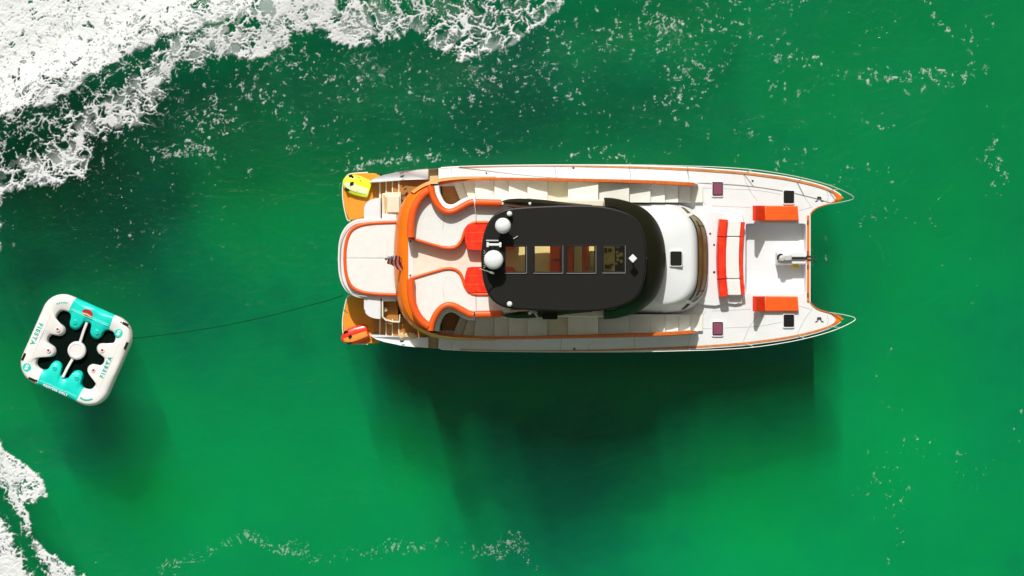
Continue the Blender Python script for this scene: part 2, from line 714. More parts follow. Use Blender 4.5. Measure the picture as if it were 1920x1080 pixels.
# added second volume over the bottom with an uneven top, softens the shadow edges
cs, qs_, ids = grid_mesh(SXX, SYY, lambda x, y: -4.3 + 1.3 * perlin(x * 0.16, y * 0.16, 33) + 0.5 * perlin(x * 0.4, y * 0.4, 34))
pr_ = np.concatenate([ids[0, :], ids[1:, -1], ids[-1, -2::-1], ids[-2:0:-1, 0]])
nb_ = len(cs)
cb_ = cs[pr_].copy()
cb_[:, 2] = -11.3
ib_ = np.arange(len(pr_)) + nb_
sd_ = np.stack([pr_, ib_, np.roll(ib_, -1), np.roll(pr_, -1)], -1)
ce_ = nb_ + len(pr_)
fb_ = [(ib_[k], ce_, ib_[(k + 2) % len(pr_)], ib_[k + 1]) for k in range(0, len(pr_) - 1, 2)]
sm = bpy.data.materials.new('shadow_softener')
sm.use_nodes = True
sm.node_tree.nodes.clear()
_so = sm.node_tree.nodes.new('ShaderNodeOutputMaterial')
_sv = sm.node_tree.nodes.new('ShaderNodeVolumeScatter')
_sv.inputs['Color'].default_value = (0.0, 1.0, 0.31, 1)
_sv.inputs['Density'].default_value = 0.24
_sv.inputs['Anisotropy'].default_value = -0.45
sm.node_tree.links.new(_sv.outputs[0], _so.inputs['Volume'])
softener = np_mesh('shadow_softener', np.concatenate([cs, cb_, [[0, 0, -11.3]]]), np.concatenate([qs_, sd_, np.array(fb_)]), sm)
softener['kind'] = 'structure'
SX = np.unique(np.concatenate([-far, np.arange(-30, 30.01, 0.5), far[::-1]]))
SY = np.unique(np.concatenate([-far, np.arange(-24, 24.01, 0.5), far[::-1]]))
BLOBS = [  # px, py, radius px, radius py, amount (positive dark: seagrass, painted boat shadow; negative bright: sand, painted hull glow)
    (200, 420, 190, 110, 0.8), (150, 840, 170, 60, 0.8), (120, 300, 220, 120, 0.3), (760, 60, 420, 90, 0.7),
    (900, 250, 330, 80, 0.3), (1050, 950, 190, 160, 0.8), (950, 820, 150, 80, 0.6), (380, 880, 150, 160, -0.7),  # dark blobs below the boat paint its cast shadow into the tint
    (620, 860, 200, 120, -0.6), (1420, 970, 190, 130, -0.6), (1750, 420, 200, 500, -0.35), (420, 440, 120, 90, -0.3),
    (1500, 130, 260, 110, -0.25), (1650, 800, 130, 90, -0.4), (1350, 770, 180, 60, 0.5), (850, 300, 220, 13, -0.6), (1560, 240, 120, 60, 0.2),  # dark blob paints hull shadow; thin bright strip paints light thrown off the hull
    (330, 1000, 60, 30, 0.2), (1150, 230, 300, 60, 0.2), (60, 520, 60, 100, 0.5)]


def bed_z(x, y):
    return -9.5 + 0.9 * perlin(x * 0.12, y * 0.12, 9) + 0.15 * perlin(x * 0.5, y * 0.5, 10)


cob, qb, _ = grid_mesh(SX, SY, bed_z)
m = bpy.data.materials.new('sand_weed_and_shade_bed')
m.use_nodes = True
nt = m.node_tree
bs = nt.nodes['Principled BSDF']
bs.inputs['Roughness'].default_value = 0.9
at = nt.nodes.new('ShaderNodeAttribute')
at.attribute_name = 'weed_and_shade'
tc = nt.nodes.new('ShaderNodeTexCoord')
nz = nt.nodes.new('ShaderNodeTexNoise')
nz.inputs['Scale'].default_value = 0.55
nz.inputs['Detail'].default_value = 6
nt.links.new(tc.outputs['Object'], nz.inputs['Vector'])
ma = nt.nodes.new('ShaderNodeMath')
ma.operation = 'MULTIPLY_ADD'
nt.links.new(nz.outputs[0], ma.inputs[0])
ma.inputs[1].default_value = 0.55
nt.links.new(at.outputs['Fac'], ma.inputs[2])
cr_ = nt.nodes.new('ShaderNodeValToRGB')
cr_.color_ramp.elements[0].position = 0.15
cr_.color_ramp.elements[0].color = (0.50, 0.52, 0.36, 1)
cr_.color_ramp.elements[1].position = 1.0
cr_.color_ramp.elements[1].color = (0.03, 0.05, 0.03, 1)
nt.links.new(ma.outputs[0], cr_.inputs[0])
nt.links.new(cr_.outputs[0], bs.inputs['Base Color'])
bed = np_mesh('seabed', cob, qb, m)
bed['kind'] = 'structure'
bx, by = cob[:, 0], cob[:, 1]
kb = (H + 9.5) / H
BX = bx / S / kb + 960
BY = AX - by / S / kb
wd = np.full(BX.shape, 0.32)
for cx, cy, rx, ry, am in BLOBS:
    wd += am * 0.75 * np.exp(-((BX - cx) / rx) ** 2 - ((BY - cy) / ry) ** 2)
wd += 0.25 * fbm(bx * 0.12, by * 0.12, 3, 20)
mX, mY = co[:, 0] / S + 960, AX - co[:, 1] / S
murk_and_shade = np.full(nv, 0.13)
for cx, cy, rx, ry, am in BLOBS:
    murk_and_shade += am * 0.62 * np.exp(-((mX - cx) / rx) ** 2 - ((mY - cy) / ry) ** 2)
murk_and_shade += 0.42 * fbm(co[:, 0] * 0.13, co[:, 1] * 0.13, 4, 20)
mf = np.zeros(len(co_all), np.float32)
mf[:nv] = np.clip(murk_and_shade, -0.2, 0.9)
a_ = water.data.attributes.new('murk_and_shade', 'FLOAT', 'POINT')
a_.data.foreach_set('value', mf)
a_ = bed.data.attributes.new('weed_and_shade', 'FLOAT', 'POINT')
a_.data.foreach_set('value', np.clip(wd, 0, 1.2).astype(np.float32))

# ---------------------------------------------------------------- sea foam
R = 0.032
gx = np.arange(-25.5, 25.5, R)
gy = np.arange(-16.5, 13.5, R)
GX, GY = np.meshgrid(gx, gy)
GX = GX.astype(np.float32)
GY = GY.astype(np.float32)
PX = GX / S + 960
PY = AX - GY / S
# warp the pixel space a little so that drawn outlines go ragged
w1 = fbm(GX * 0.45, GY * 0.45, 3, 30)
w2 = fbm(GX * 0.45, GY * 0.45, 3, 40)
w3 = perlin(GX * 2.2, GY * 2.2, 50)
w4 = perlin(GX * 2.2, GY * 2.2, 51)
QX = PX + 28 * w1 + 9 * w3
QY = PY + 28 * w2 + 9 * w4
# lacy pattern: ridged, warped noise of several sizes
ux = GX + 0.55 * w1 + 0.16 * w3
uy = GY + 0.55 * w2 + 0.16 * w4


def ridge(f, seed, sy=1.0):
    n = perlin(ux * f, uy * f * sy, seed)
    return 1.0 - np.abs(n) * 2.6


lace = 0.45 * ridge(1.0, 60) + 0.8 * ridge(2.3, 61) + 0.9 * ridge(4.6, 62) + 0.65 * ridge(8.5, 63) + 0.4 * perlin(GX * 15, GY * 15, 64)
wc1 = web_cells(ux * 1.5 + 0.3 * w4, uy * 1.5 + 0.3 * w3, 1)
wc2 = web_cells(ux * 3.4 + 0.4 * w3, uy * 3.4 + 0.4 * w4, 2)
wc3 = web_cells(GX * 6.5 + 0.6 * w3, GY * 6.5 + 0.6 * w4, 3)
lace = rank(-1.5 * np.sqrt(wc1) - 1.3 * np.sqrt(wc2) - 0.9 * np.sqrt(wc3) + 0.12 * lace + 0.5 * perlin(ux * 1.1, uy * 1.1, 65) + 0.25 * perlin(GX * 12, GY * 12, 66))
fine = rank(0.5 * perlin(ux * 3.5, uy * 3.5, 70) + 0.8 * ridge(5.5, 71) + 0.5 * perlin(GX * 9, GY * 9, 72) + 0.4 * perlin(GX * 16, GY * 16, 73))
cov = np.zeros(GX.shape, np.float32)
body = [(-300, -200), (470, -200), (480, 0), (440, 28), (350, 62), (270, 92), (180, 145), (95, 190), (0, 240), (-300, 330)]
d = sdf(QX, QY, body)
cov = np.maximum(cov, sstep(-8, 6, d) * (0.74 + 0.19 * sstep(0, 90, d)))
# lacy apron of the wave, a dark band then a denser front
apron = [(-300, 330), (0, 240), (180, 145), (350, 62), (480, 0), (640, -20), (600, 60), (520, 95), (440, 112), (340, 125), (310, 170), (290, 215), (240, 240), (190, 265), (150, 330), (110, 352), (60, 345), (20, 372), (0, 410), (-300, 500)]
d = sdf(QX, QY, apron)
front = seg_dist(QX, QY, [(-200, 450), (0, 392), (50, 335), (110, 310), (170, 250), (235, 205), (290, 170), (330, 110), (400, 75), (520, 50)])
cov = np.maximum(cov, sstep(-10, 12, d) * (0.26 + 0.46 * np.exp(-(front / 38) ** 2)))
top = [(430, -200), (1120, -200), (1060, 5), (1010, 50), (960, 85), (925, 108), (860, 95), (800, 72), (740, 76), (690, 78), (640, 75), (600, 66), (540, 80), (480, 110), (430, 100), (400, 60)]
d = sdf(QX, QY, top)
cov = np.maximum(cov, sstep(-10, 10, d) * (0.44 + 0.26 * np.exp(-((PX - 560) / 130) ** 2) + 0.22 * np.exp(-(d / 22) ** 2)))
edge = [(-300, 380), (2, 395), (8, 430), (6, 470), (0, 495), (-300, 560)]
cov = np.maximum(cov, sstep(-4, 6, sdf(QX - 4, QY, edge)) * 0.62)
bl = [(-200, 760), (0, 826), (28, 868), (60, 882), (92, 892), (98, 925), (84, 945), (62, 950), (60, 985), (88, 1016), (128, 1042), (150, 1075), (260, 1300), (-200, 1300), (-100, 1000)]
d = sdf(QX, QY, bl)
gap = seg_dist(PX, PY, [(-60, 880), (0, 930), (22, 970), (50, 1030), (90, 1110)])
cov = np.maximum(cov, sstep(-5, 5, d) * np.clip(0.84 - 0.78 * np.exp(-(gap / 17) ** 2), 0, 1))
cor = sdf(QX, QY, [(-200, 900), (0, 1000), (45, 1080), (90, 1200), (-200, 1200)])
cov = np.maximum(cov, sstep(-3, 10, cor) * 0.97)
foam = sstep(-0.02, 0.34, lace - (1 - cov)) * (cov > 0.02)
foam = np.where(cov > 0.7, np.maximum(foam, sstep(0, 0.2, 0.5 * lace + 0.5 * fine - (1 - cov) * 1.25)), foam)
veil = 0.5 * sstep(0.35, 0.8, cov) * sstep(0.25, 0.75, rank(fbm(ux * 1.2, uy * 1.2, 4, 68)) + 0.25 * (cov - 0.5))
foam = np.maximum(foam, veil)
# spray and torn filaments lying off the wave and over the open water
wc4 = web_cells(GX * 2.9 + 0.8 * w3 + 0.5 * w1, GY * 2.9 + 0.8 * w4, 4)
spk = rank(-1.1 * np.sqrt(wc4) - 0.45 * np.sqrt(wc3) + 0.7 * perlin(GX * 4.5, GY * 4.5, 80) + 0.35 * perlin(GX * 13, GY * 13, 81))
web = 1 - np.abs(fbm(GX * 0.22 + 0.3 * w1, GY * 0.22 + 0.3 * w2, 2, 90)) * 3.2
web = np.clip(web, 0, 1) ** 4
web2 = np.clip(1 - np.abs(fbm(GX * 0.42 + 0.3 * w2, GY * 0.42, 2, 95)) * 3.0, 0, 1) ** 3
patch = sstep(-0.1, 0.5, fbm(GX * 0.35, GY * 0.35, 3, 99))
offwave = np.exp(-np.clip(seg_dist(PX, PY, [(200, 300), (330, 170), (560, 110), (900, 110), (1330, 60)]), 0, None) / 130.0)
s_den = 0.055 * offwave * (0.4 + patch + web2) + 0.07 * web * sstep(1150, 1400, PX) * sstep(640, 350, PY) * (0.5 + patch)
s_den += 0.05 * np.exp(-((PY - 180 - 0.04 * (PX - 700)) / 150) ** 2) * sstep(230, 420, PX) * sstep(1700, 1200, PX) * (0.15 + 0.9 * web2 * patch)
s_den += 0.030 * web * sstep(1500, 1700, PX) * sstep(500, 700, PY)
s_den += 0.16 * np.exp(-(seg_dist(QX, QY, [(225, 252), (300, 275), (340, 290), (420, 300)]) / 14) ** 2)
s_den += 0.09 * np.exp(-(seg_dist(QX, QY, [(330, 190), (400, 240), (440, 180), (520, 190)]) / 22) ** 2)
s_den += 0.10 * np.exp(-(seg_dist(QX, QY, [(1230, 15), (1340, 50), (1380, 10)]) / 20) ** 2) * (0.3 + patch)
s_den += 0.10 * np.exp(-(seg_dist(QX, QY, [(1190, 195), (1270, 180), (1290, 130), (1340, 130)]) / 9) ** 2)
s_den += 0.08 * np.exp(-(seg_dist(QX, QY, [(1460, 95), (1560, 130), (1690, 150), (1790, 145), (1850, 130)]) / 14) ** 2)
s_den += 0.06 * np.exp(-(seg_dist(QX, QY, [(1440, 150), (1500, 170), (1570, 120)]) / 10) ** 2)
s_den += 0.07 * np.exp(-(seg_dist(QX, QY, [(1510, 282), (1550, 278)]) / 9) ** 2)
s_den += 0.13 * np.exp(-(seg_dist(QX * 0.5 + PX * 0.5, PY + 0.25 * (QY - PY), [(655, 318), (720, 304), (800, 300), (860, 290), (920, 288)]) / 8) ** 2)
s_den += 0.06 * np.exp(-(seg_dist(QX, QY, [(1120, 300), (1240, 302)]) / 9) ** 2)
s_den *= 1.15
s_den *= sstep(-0.35, 0.25, w1 + 0.6 * w2) * 0.8 + 0.35
thread = np.maximum(np.exp(-(wc4 / 0.085) ** 2), 0.8 * np.exp(-(wc3 / 0.10) ** 2))
keep = rank(perlin(GX * 3.2, GY * 3.2, 84) + 0.7 * perlin(GX * 7.5, GY * 7.5, 85) + 0.3 * perlin(GX * 17, GY * 17, 86))
sp = thread * sstep(0.0, 0.10, keep - (1 - np.clip(s_den * 2.6, 0, 0.8)))
sp = np.maximum(sp, 0.9 * sstep(0.0, 0.03, spk - (1 - s_den * 0.13))) * (s_den > 0.006)
lowline = [(310, 1065), (360, 1050), (415, 1022), (470, 1008), (500, 1025), (560, 1030), (610, 1045), (660, 1035), (700, 1040), (735, 1020), (770, 1030), (850, 1020), (900, 1030), (935, 1030), (970, 1008), (1005, 1060)]
ld = seg_dist(PX + 6 * w1, PY + 14 * w2, lowline)
l_den = 0.34 * np.exp(-(ld / 14) ** 2) * (0.35 + 0.9 * patch)
lp = sstep(0.0, 0.10, fine - (1 - l_den * 0.8)) * 0.30 * (l_den > 0.02)
# faint drowned foam: milky streaks of tiny bubbles below the lace
milk = 0.10 * sstep(0.70, 0.97, lace) * (offwave * (0.3 + patch)) * sstep(0.3, 1, offwave)
alpha = np.maximum(np.maximum(foam, sp * 0.66), np.maximum(lp, milk))
# none inside the hulls or the float
deckout = [(690, 330), (712, 325), (800, 314), (900, 309), (1100, 307), (1300, 312), (1466, 330), (1554, 352), (1600, 371), (1517, 405), (1517, 562), (1600, 598), (1554, 613), (1300, 656), (1100, 661), (800, 655), (650, 645), (632, 560), (632, 410), (645, 330)]
kd = H / (H - 2.0)
alpha *= ~inside((PX - 960) * kd + 960, (PY - AX) * kd + AX, deckout)
fc = (144.6, 656.0)
alpha *= (np.hypot(PX - fc[0], PY - fc[1]) > 106)
a_core = (alpha[:-1, :-1] > 0.05) | (alpha[1:, :-1] > 0.05) | (alpha[:-1, 1:] > 0.05) | (alpha[1:, 1:] > 0.05)
ny, nx = GX.shape
ii = np.arange(nx * ny).reshape(ny, nx)
fq = np.stack([ii[:-1, :-1][a_core], ii[:-1, 1:][a_core], ii[1:, 1:][a_core], ii[1:, :-1][a_core]], -1)
used = np.unique(fq)
remap = np.zeros(nx * ny, np.int32)
remap[used] = np.arange(len(used))
relief = 0.025 * foam * cov * (0.4 + fine) + 0.12 * cov ** 2 * foam * np.clip(0.25 + w1 + 0.35 * w3, 0, 1)
FZ = sea_height(GX, GY) + 0.025 + 0.03 * alpha + relief
fco = np.stack([GX.ravel()[used], GY.ravel()[used], FZ.ravel()[used]], -1)
m = bpy.data.materials.new('sea_foam')
m.use_nodes = True
nt = m.node_tree
bs = nt.nodes['Principled BSDF']
bs.inputs['Base Color'].default_value = (0.68, 0.69, 0.72, 1)
bs.inputs['Roughness'].default_value = 0.8
at = nt.nodes.new('ShaderNodeAttribute')
at.attribute_name = 'thick'
nt.links.new(at.outputs['Fac'], bs.inputs['Alpha'])
foam_o = np_mesh('sea_foam', fco, remap[fq], m)
foam_o['kind'] = 'stuff'
foam_o['label'] = 'white lacy foam of the breaking wave and its torn streaks on the green water'
foam_o['category'] = 'sea foam'
a_ = foam_o.data.attributes.new('thick', 'FLOAT', 'POINT')
a_.data.foreach_set('value', alpha.ravel()[used].astype(np.float32))
print('foam quads', len(fq))
del GX, GY, PX, PY, QX, QY, w1, w2, w3, w4, ux, uy, lace, fine, cov, spk, web, web2, patch, foam, sp, alpha, relief, FZ

#BOAT
# ================================================================ the catamaran
boat = thing('catamaran', 'large white power catamaran with orange trim and a flat black hardtop, seen from above', 'catamaran', P(1100, AX, 0))
K0 = None
OUT = [(690, 335), (712, 328.5), (750, 321), (803, 316.5), (850, 313.5), (900, 311.5), (1000, 310), (1100, 310), (1200, 311.5), (1290, 314.5), (1340, 317.5), (1392, 321.5), (1430, 326), (1466, 331), (1495, 336.5), (1519, 342), (1540, 348), (1556, 354), (1571, 362), (1582, 371)]
INN = [(1582, 371), (1571, 376.5), (1554, 382.5), (1536, 388), (1526, 394), (1520, 401), (1517, 409)]
OUTC = cr(OUT, 4)
INNC = cr(INN, 4)


def along(curve, x0, x1):
    return [p for p in curve if x0 <= p[0] <= x1]


def yat(curve, x):
    for a, b in zip(curve[:-1], curve[1:]):
        if a[0] <= x <= b[0]:
            return a[1] + (b[1] - a[1]) * (x - a[0]) / max(b[0] - a[0], 1e-6)
    return curve[-1][1]


ZD = 2.0
# hulls ----------------------------------------------------------
for side in (0, 1):
    inner_line = [(1517, 409), (1500, 413), (1300, 414), (1000, 414), (690, 410)]
    loop = OUTC + INNC[1:] + cr(inner_line, 3)[1:]
    if side:
        loop = mir(loop)
    cyv = 366 if not side else 2 * AX - 366
    rows = []
    for z, kx, ky in ((ZD - 0.06, 1.0, 1.0), (1.5, 0.995, 0.95), (0.8, 0.985, 0.82), (0.1, 0.972, 0.66), (-0.5, 0.96, 0.4), (-0.85, 0.93, 0.06)):
        rows.append([Vector((P(p[0], p[1], ZD).x * 1.0, P(p[0], p[1], ZD).y, 0)) for p in loop])
        cx = P(1130, cyv, ZD)
        rows[-1] = [Vector((cx.x + (v.x - cx.x) * kx, cx.y + (v.y - cx.y) * ky, z)) for v in rows[-1]]
        # the low stern behind the steps
        rows[-1] = [Vector((v.x, v.y, min(v.z, 0.35 + max(0, (v.x - P(697, 0, ZD).x)) * 1.25) if z > 0.2 else v.z)) for v in rows[-1]]
    b = NB()
    loft(b, rows, closed=True)
    b.faces.ensure_lookup_table()
    put('hull', b, WHITE, boat, 50)

# bridge between the hulls
b = NB()
prism(b, [(700, 405), (1512, 405), (1512, 564), (700, 564)], 0.95, 1.25)
put('bridge_deck', b, WHITE, boat)

# foredeck and side decks -----------------------------------------
fore = [(1300, yat(OUTC, 1300))] + along(OUTC, 1300.5, 1600) + INNC[1:] + mir(INNC)[:-1] + [p for p in mir(OUTC) if p[0] > 1300.5] + [(1300, 2 * AX - yat(OUTC, 1300))]
well = rrect(1398, 419, 1511, 550, 4)
b = NB()
prism(b, fore, ZD - 0.12, ZD, holes=[well])
side_strip = [(822, yat(OUTC, 822))] + along(OUTC, 823, 1299) + [(1299.9, yat(OUTC, 1299.9)), (1299.9, 349), (822, 349)]
prism(b, side_strip, ZD - 0.12, ZD)
prism(b, mir(side_strip), ZD - 0.12, ZD)
put('deck', b, NONSKID, boat)
b = NB()
prism(b, [(1150, 350), (1299.9, 350), (1299.9, 619), (1150, 619)], 1.8, ZD - 0.006)
put('cabin_step', b, NONSKID, boat)
b = NB()
prism(b, rrect(1397, 418, 1512, 551, 4), 1.13, 1.18)
put('well_floor', b, NONSKID, boat)
b = NB()
ring = W(rrect(1397.4, 418.4, 1511.6, 550.6, 4), ZD)
loft(b, [[Vector((v.x, v.y, 1.17)) for v in ring] + [Vector((ring[0].x, ring[0].y, 1.17))], [Vector((v.x, v.y, ZD - 0.004)) for v in ring] + [Vector((ring[0].x, ring[0].y, ZD - 0.004))]])
put('well_wall', b, WHITE, boat)
# well hatch outline
b = NB()
for a_pt, b_pt in (((1431, 440), (1452, 440)), ((1452, 440), (1452, 458)), ((1431, 440), (1431, 458)), ((1431, 458), (1452, 458))):
    tube(b, [P(*a_pt, 1.19), P(*b_pt, 1.19)], 0.011, 5)
put_each('locker_seam', b, SEAM, boat)
# deck seams
b = NB()
for side in (0, 1):
    for ln in ([(1290, 320), (1292, 330), (1300, 352), (1312, 370), (1324, 385)], [(1394, 326), (1396, 335), (1406, 357), (1420, 377)],
               [(1495, 341), (1499, 352), (1510, 372), (1521, 387)], [(1308, 352), (1334, 353)], [(1358, 354), (1420, 357), (1466, 365)],
               [(1335, 386), (1408, 389)], [(1498, 395), (1510, 392), (1523, 388)], [(846, 316), (848, 327)], [(1050, 311), (1053, 334)],
               [(1190, 313), (1190, 335)], [(1101, 312), (1106, 322), (1114, 330)], [(1550, 357), (1553, 368), (1551, 378)]):
        l = cr(ln, 3) if not side else [(p[0], 2 * AX - p[1]) for p in cr(ln, 3)]
        sweep(b, W(l, ZD), [(-0.011, -0.01), (0.011, -0.01), (0.011, 0.003), (-0.011, 0.003)])
put_each('deck_seam', b, SEAM, boat, 0)

# toe rails, rub rails, bow caps -----------------------------------
for side in (0, 1):
    f = (lambda l: l) if not side else (lambda l: [(p[0], 2 * AX - p[1]) for p in l])
    path = along(OUTC, 856, 1572)
    sc_ = [0.25 + 0.75 * min(1, max(0, (p[0] - 1000) / 280)) for p in path]
    inset = [(p[0], p[1] + 2.6 * k + 0.6) for p, k in zip(path, sc_)]
    b = NB()
    sweep(b, W(f(inset), ZD), rprof(0.115, 0.055, 0.02, -0.02), scale=sc_)
    put('toe_rail', b, TOERAIL, boat)
    b = NB()
    path = along(OUTC, 822, 1578)
    sweep(b, W(f(path), ZD), rprof(0.07, 0.12, 0.03, -0.10))
    put('rub_rail', b, WHITE, boat)
    b = NB()
    tip = [(1561, 360.5), (1571, 364), (1583, 371), (1571, 375.5), (1559, 380), (1566, 375), (1569, 370.5)]
    prism(b, f(tip), ZD - 0.02, ZD + 0.05, bev=0.01)
    put('bow_cap', b, ORANGE2, boat)
    b = NB()
    path = INNC[2:-3]
    sweep(b, W(f(path), ZD), rprof(0.065, 0.055, 0.02, -0.02))
    put('toe_rail', b, WOODCAP, boat)

# crossbeam between the bows
b = NB()
sweep(b, [P(1515.2, 404, ZD), P(1515.2, 565, ZD)], rprof(0.11, 0.09, 0.03, -0.02))
beam = put('bow_beam', b, ORANGE2, boat)
b = NB()
sweep(b, [P(1518.5, 402, ZD), P(1518.5, 567, ZD)], rprof(0.07, 0.3, 0.03, -0.26))
put('beam_edge', b, WHITE, beam)
b = NB()
for y in (417, 474, 500, 553):
    boxw(b, P(1514.6, y, ZD + 0.085), 0.06, 0.20, 0.05, bev=0.02)
put_each('fairlead', b, DARKST, beam)

# raised forward trunk with bench ----------------------------------
b = NB()
trunk = cr([(1306, 402), (1330, 397), (1372, 404), (1395, 412), (1395, 558), (1372, 566), (1330, 574), (1306, 567)], 4)
prism(b, trunk, ZD - 0.05, ZD + 0.16, bev=0.07)
put('forward_trunk', b, WHITE, boat)
bench = boat
# bench seat base + cushions, bowed aft in the middle
BP = cr([(1357.5, 411), (1354.5, 445), (1353, 484.5), (1354.5, 523), (1357.5, 556)], 8)
FP = cr([(1393.5, 416), (1391, 445), (1389.5, 484.5), (1391, 523), (1393.5, 552)], 8)


def ysplit(curve, y0, y1):
    return [p for p in curve if y0 <= p[1] <= y1]


b = NB()
poly = [(p[0] + 6, p[1]) for p in ysplit(BP, 412, 554)] + [(p[0] + 2, p[1]) for p in ysplit(FP, 415, 552)][::-1]
prism(b, poly, ZD + 0.1, ZD + 0.36, bev=0.03)
bn = put('bow_bench', b, WHITE, boat)
for y0, y1, i in ((411, 443.6, 0), (444.4, 522.6, 1), (523.4, 556, 2)):
    b = NB()
    pts = [(np.interp(y, [p[1] for p in BP], [p[0] for p in BP]), y) for y in np.linspace(y0 + 0.4, y1 - 0.4, 10)]
    sweep(b, W(pts, ZD + 0.75), rprof(0.37, 0.62, 0.09, ZD * 0 + -0.62))
    put('backrest', b, RED if i != 2 else RED, bn)
    b = NB()
    yy = np.linspace(max(y0, 414) + 0.3, min(y1, 554) - 0.3, 10)
    A = [(np.interp(y, [p[1] for p in BP], [p[0] for p in BP]) + 8.2, y) for y in yy]
    B = [(np.interp(y, [p[1] for p in FP], [p[0] for p in FP]) - 4.3, y) for y in yy]
    prism(b, A + B[::-1], ZD + 0.36, ZD + 0.52, bev=0.04)
    put('seat_cushion', b, CUSH, bn)
    b = NB()
    yy = np.linspace(max(y0, 416) + 0.2, min(y1, 552) - 0.2, 10)
    pts = [(np.interp(y, [p[1] for p in FP], [p[0] for p in FP]), y) for y in yy]
    sweep(b, W(pts, ZD + 0.5), rprof(0.17, 0.2, 0.05, -0.2))
    put('seat_front', b, RED, bn)

# deck hatches -----------------------------------------------------
for side in (0, 1):
    for (x0, y0, x1, y1, mm) in ((1336, 341.5, 1355.5, 366.5, PURPLE), (1469.5, 357.5, 1489, 380.5, BLACKG)):
        if side:
            y0, y1 = 2 * AX - y1, 2 * AX - y0
        if side:
            y0, y1 = y0 + 1, y1 + 1
        b = NB()
        prism(b, rrect(x0 - 1.5, y0 - 1, x1 + 1, y1 + 3.2, 3), ZD, ZD + 0.07, bev=0.02)
        fr = put('deck_hatch', b, WHITE, boat)
        b = NB()
        prism(b, rrect(x0, y0, x1, y1, 2.5), ZD + 0.05, ZD + 0.10, bev=0.01)
        put('hatch_rim', b, BLACKG, fr)
        b = NB()
        prism(b, rrect(x0 + 1.6, y0 + 1.6, x1 - 1.6, y1 - 1.6, 1.5), ZD + 0.07, ZD + 0.106, bev=0.005)
        put('hatch_glass', b, mm, fr)

# bow cleats
for side in (0, 1):
    cy = 372 if not side else 2 * AX - 371
    b = NB()
    boxw(b, P(1536, cy - 2.5, ZD + 0.07), 0.16, 0.05, 0.05, rot=0.0, bev=0.015)
    for dx, dy, rr in ((-2.3, -1, 0.5), (2.3, -1, -0.5)):
        boxw(b, P(1536 + dx, cy + dy, ZD + 0.05), 0.10, 0.05, 0.08, rot=rr, bev=0.015)
    for dx, dy, rr in ((-5, 4.5, 0.4), (5.5, 4.5, -0.2)):
        boxw(b, P(1536 + dx, cy + dy, ZD + 0.02), 0.12, 0.035, 0.04, rot=rr, bev=0.01)
    put_each('cleat_piece', b, DARKST, boat)
# small deck fittings: drains and lights
for x, y, z, r in ((1411, 339, ZD, .045), (1331.5, 438, ZD + .16, .045), (1339, 459, ZD + .16, .045), (1339, 510, ZD + .16, .055), (1411, 424, 1.18, .05), (1487.5, 424, 1.18, .05),
                   (1434, 454, 1.20, .05), (1434, 513, 1.18, .04), (1411.5, 543.5, 1.18, .045), (1488.5, 542.5, 1.18, .045), (912, 324.5, ZD, .04), (919.5, 337, 3.3, .03),
                   (1075, 315, ZD, .05), (1077, 654, ZD, .05)):
    b = NB()
    lathe(b, P(x, y, z), [(r, z - 0.01), (r, z + 0.02), (r * 0.6, z + 0.035)], 12)
    put('deck_fitting', b, DARKST, boat)

# bow rails --------------------------------------------------------
for side in (0, 1):
    s_ = 1 if not side else -1
    f = (lambda l: l) if not side else (lambda l: [(p[0] + 3, 2 * AX - p[1]) + tuple(p[2:]) for p in l])
    base = [(860, 312), (980, 309.5), (1100, 309), (1200, 309.5), (1290, 311.5), (1350, 313.5), (1415, 318.5), (1480, 328.5), (1530, 340), (1566, 351.5), (1588, 361.5), (1599, 368), (1600.5, 371.5), (1595, 375), (1575, 379.5), (1553, 383)]
    hh = [0.05, 0.45, 0.68, 0.72, 0.74, 0.75, 0.76, 0.77, 0.78, 0.78, 0.76, 0.73, 0.70, 0.6, 0.35, 0.02]
    pts = cr([(x, y, h) for (x, y), h in zip(base, hh)], 5)
    b = NB()
    tube(b, [P(p[0], p[1], ZD + p[2]) for p in f(pts)], 0.019, 8)
    rail = put('bow_rail', b, STEEL, boat)
    for x, yr, xd, yd in ((1040, 309.3, 1040, 312.5), (1180, 309.6, 1180, 313.5), (1290, 311.5, 1288, 317), (1411, 318.2, 1394, 326), (1506, 334.2, 1494, 341), (1573, 354.5, 1553, 357)):
        b = NB()
        p0, p1 = (f([(xd, yd)])[0], f([(x, yr)])[0])
        tube(b, [P(p0[0], p0[1], ZD), P(p1[0], p1[1], ZD + 0.74)], 0.018, 6)
        put('stanchion', b, STEEL, rail)

# windlass on its plinth ------------------------------------------
b = NB()
lo = W(rrect(1453, 470, 1511.6, 498, 3), 1.18)
hi = W(rrect(1458, 474, 1511.6, 494, 3), 1.95)
loft(b, [[Vector((v.x, v.y, 1.17)) for v in lo], hi], closed=True, cap=True)
pl = put('windlass_plinth', b, WHITE, boat)
b = NB()
c = P(1465, 484, 1.95)
lathe(b, c, [(0.17, 1.95), (0.17, 2.02), (0.10, 2.05), (0.075, 2.16), (0.13, 2.2), (0.13, 2.26), (0.04, 2.28)], 20)
wl = put('windlass_drum', b, STEEL, pl)
b = NB()
boxw(b, P(1477, 483, 2.06), 0.34, 0.26, 0.22, rot=0.1, bev=0.05)
boxw(b, P(1466, 490.5, 2.03), 0.22, 0.10, 0.14, rot=-0.3, bev=0.04)
put('windlass_motor', b, STEEL, pl)
b = NB()
tube(b, [P(1460 + 6 * (1 - math.cos(a)) - 2, 483.5 - 6.5 * math.sin(a), 2.1) for a in np.linspace(-0.6, 2.2, 9)], 0.035, 6)
for i in range(17):
    x = 1481 + i * 1.9
    boxw(b, P(x, 483.4, 2.04), 0.062, 0.05 if i % 2 else 0.11, 0.11 if i % 2 else 0.05, bev=0.012)
put_each('chain_link', b, BLACKG, pl)
b = NB()
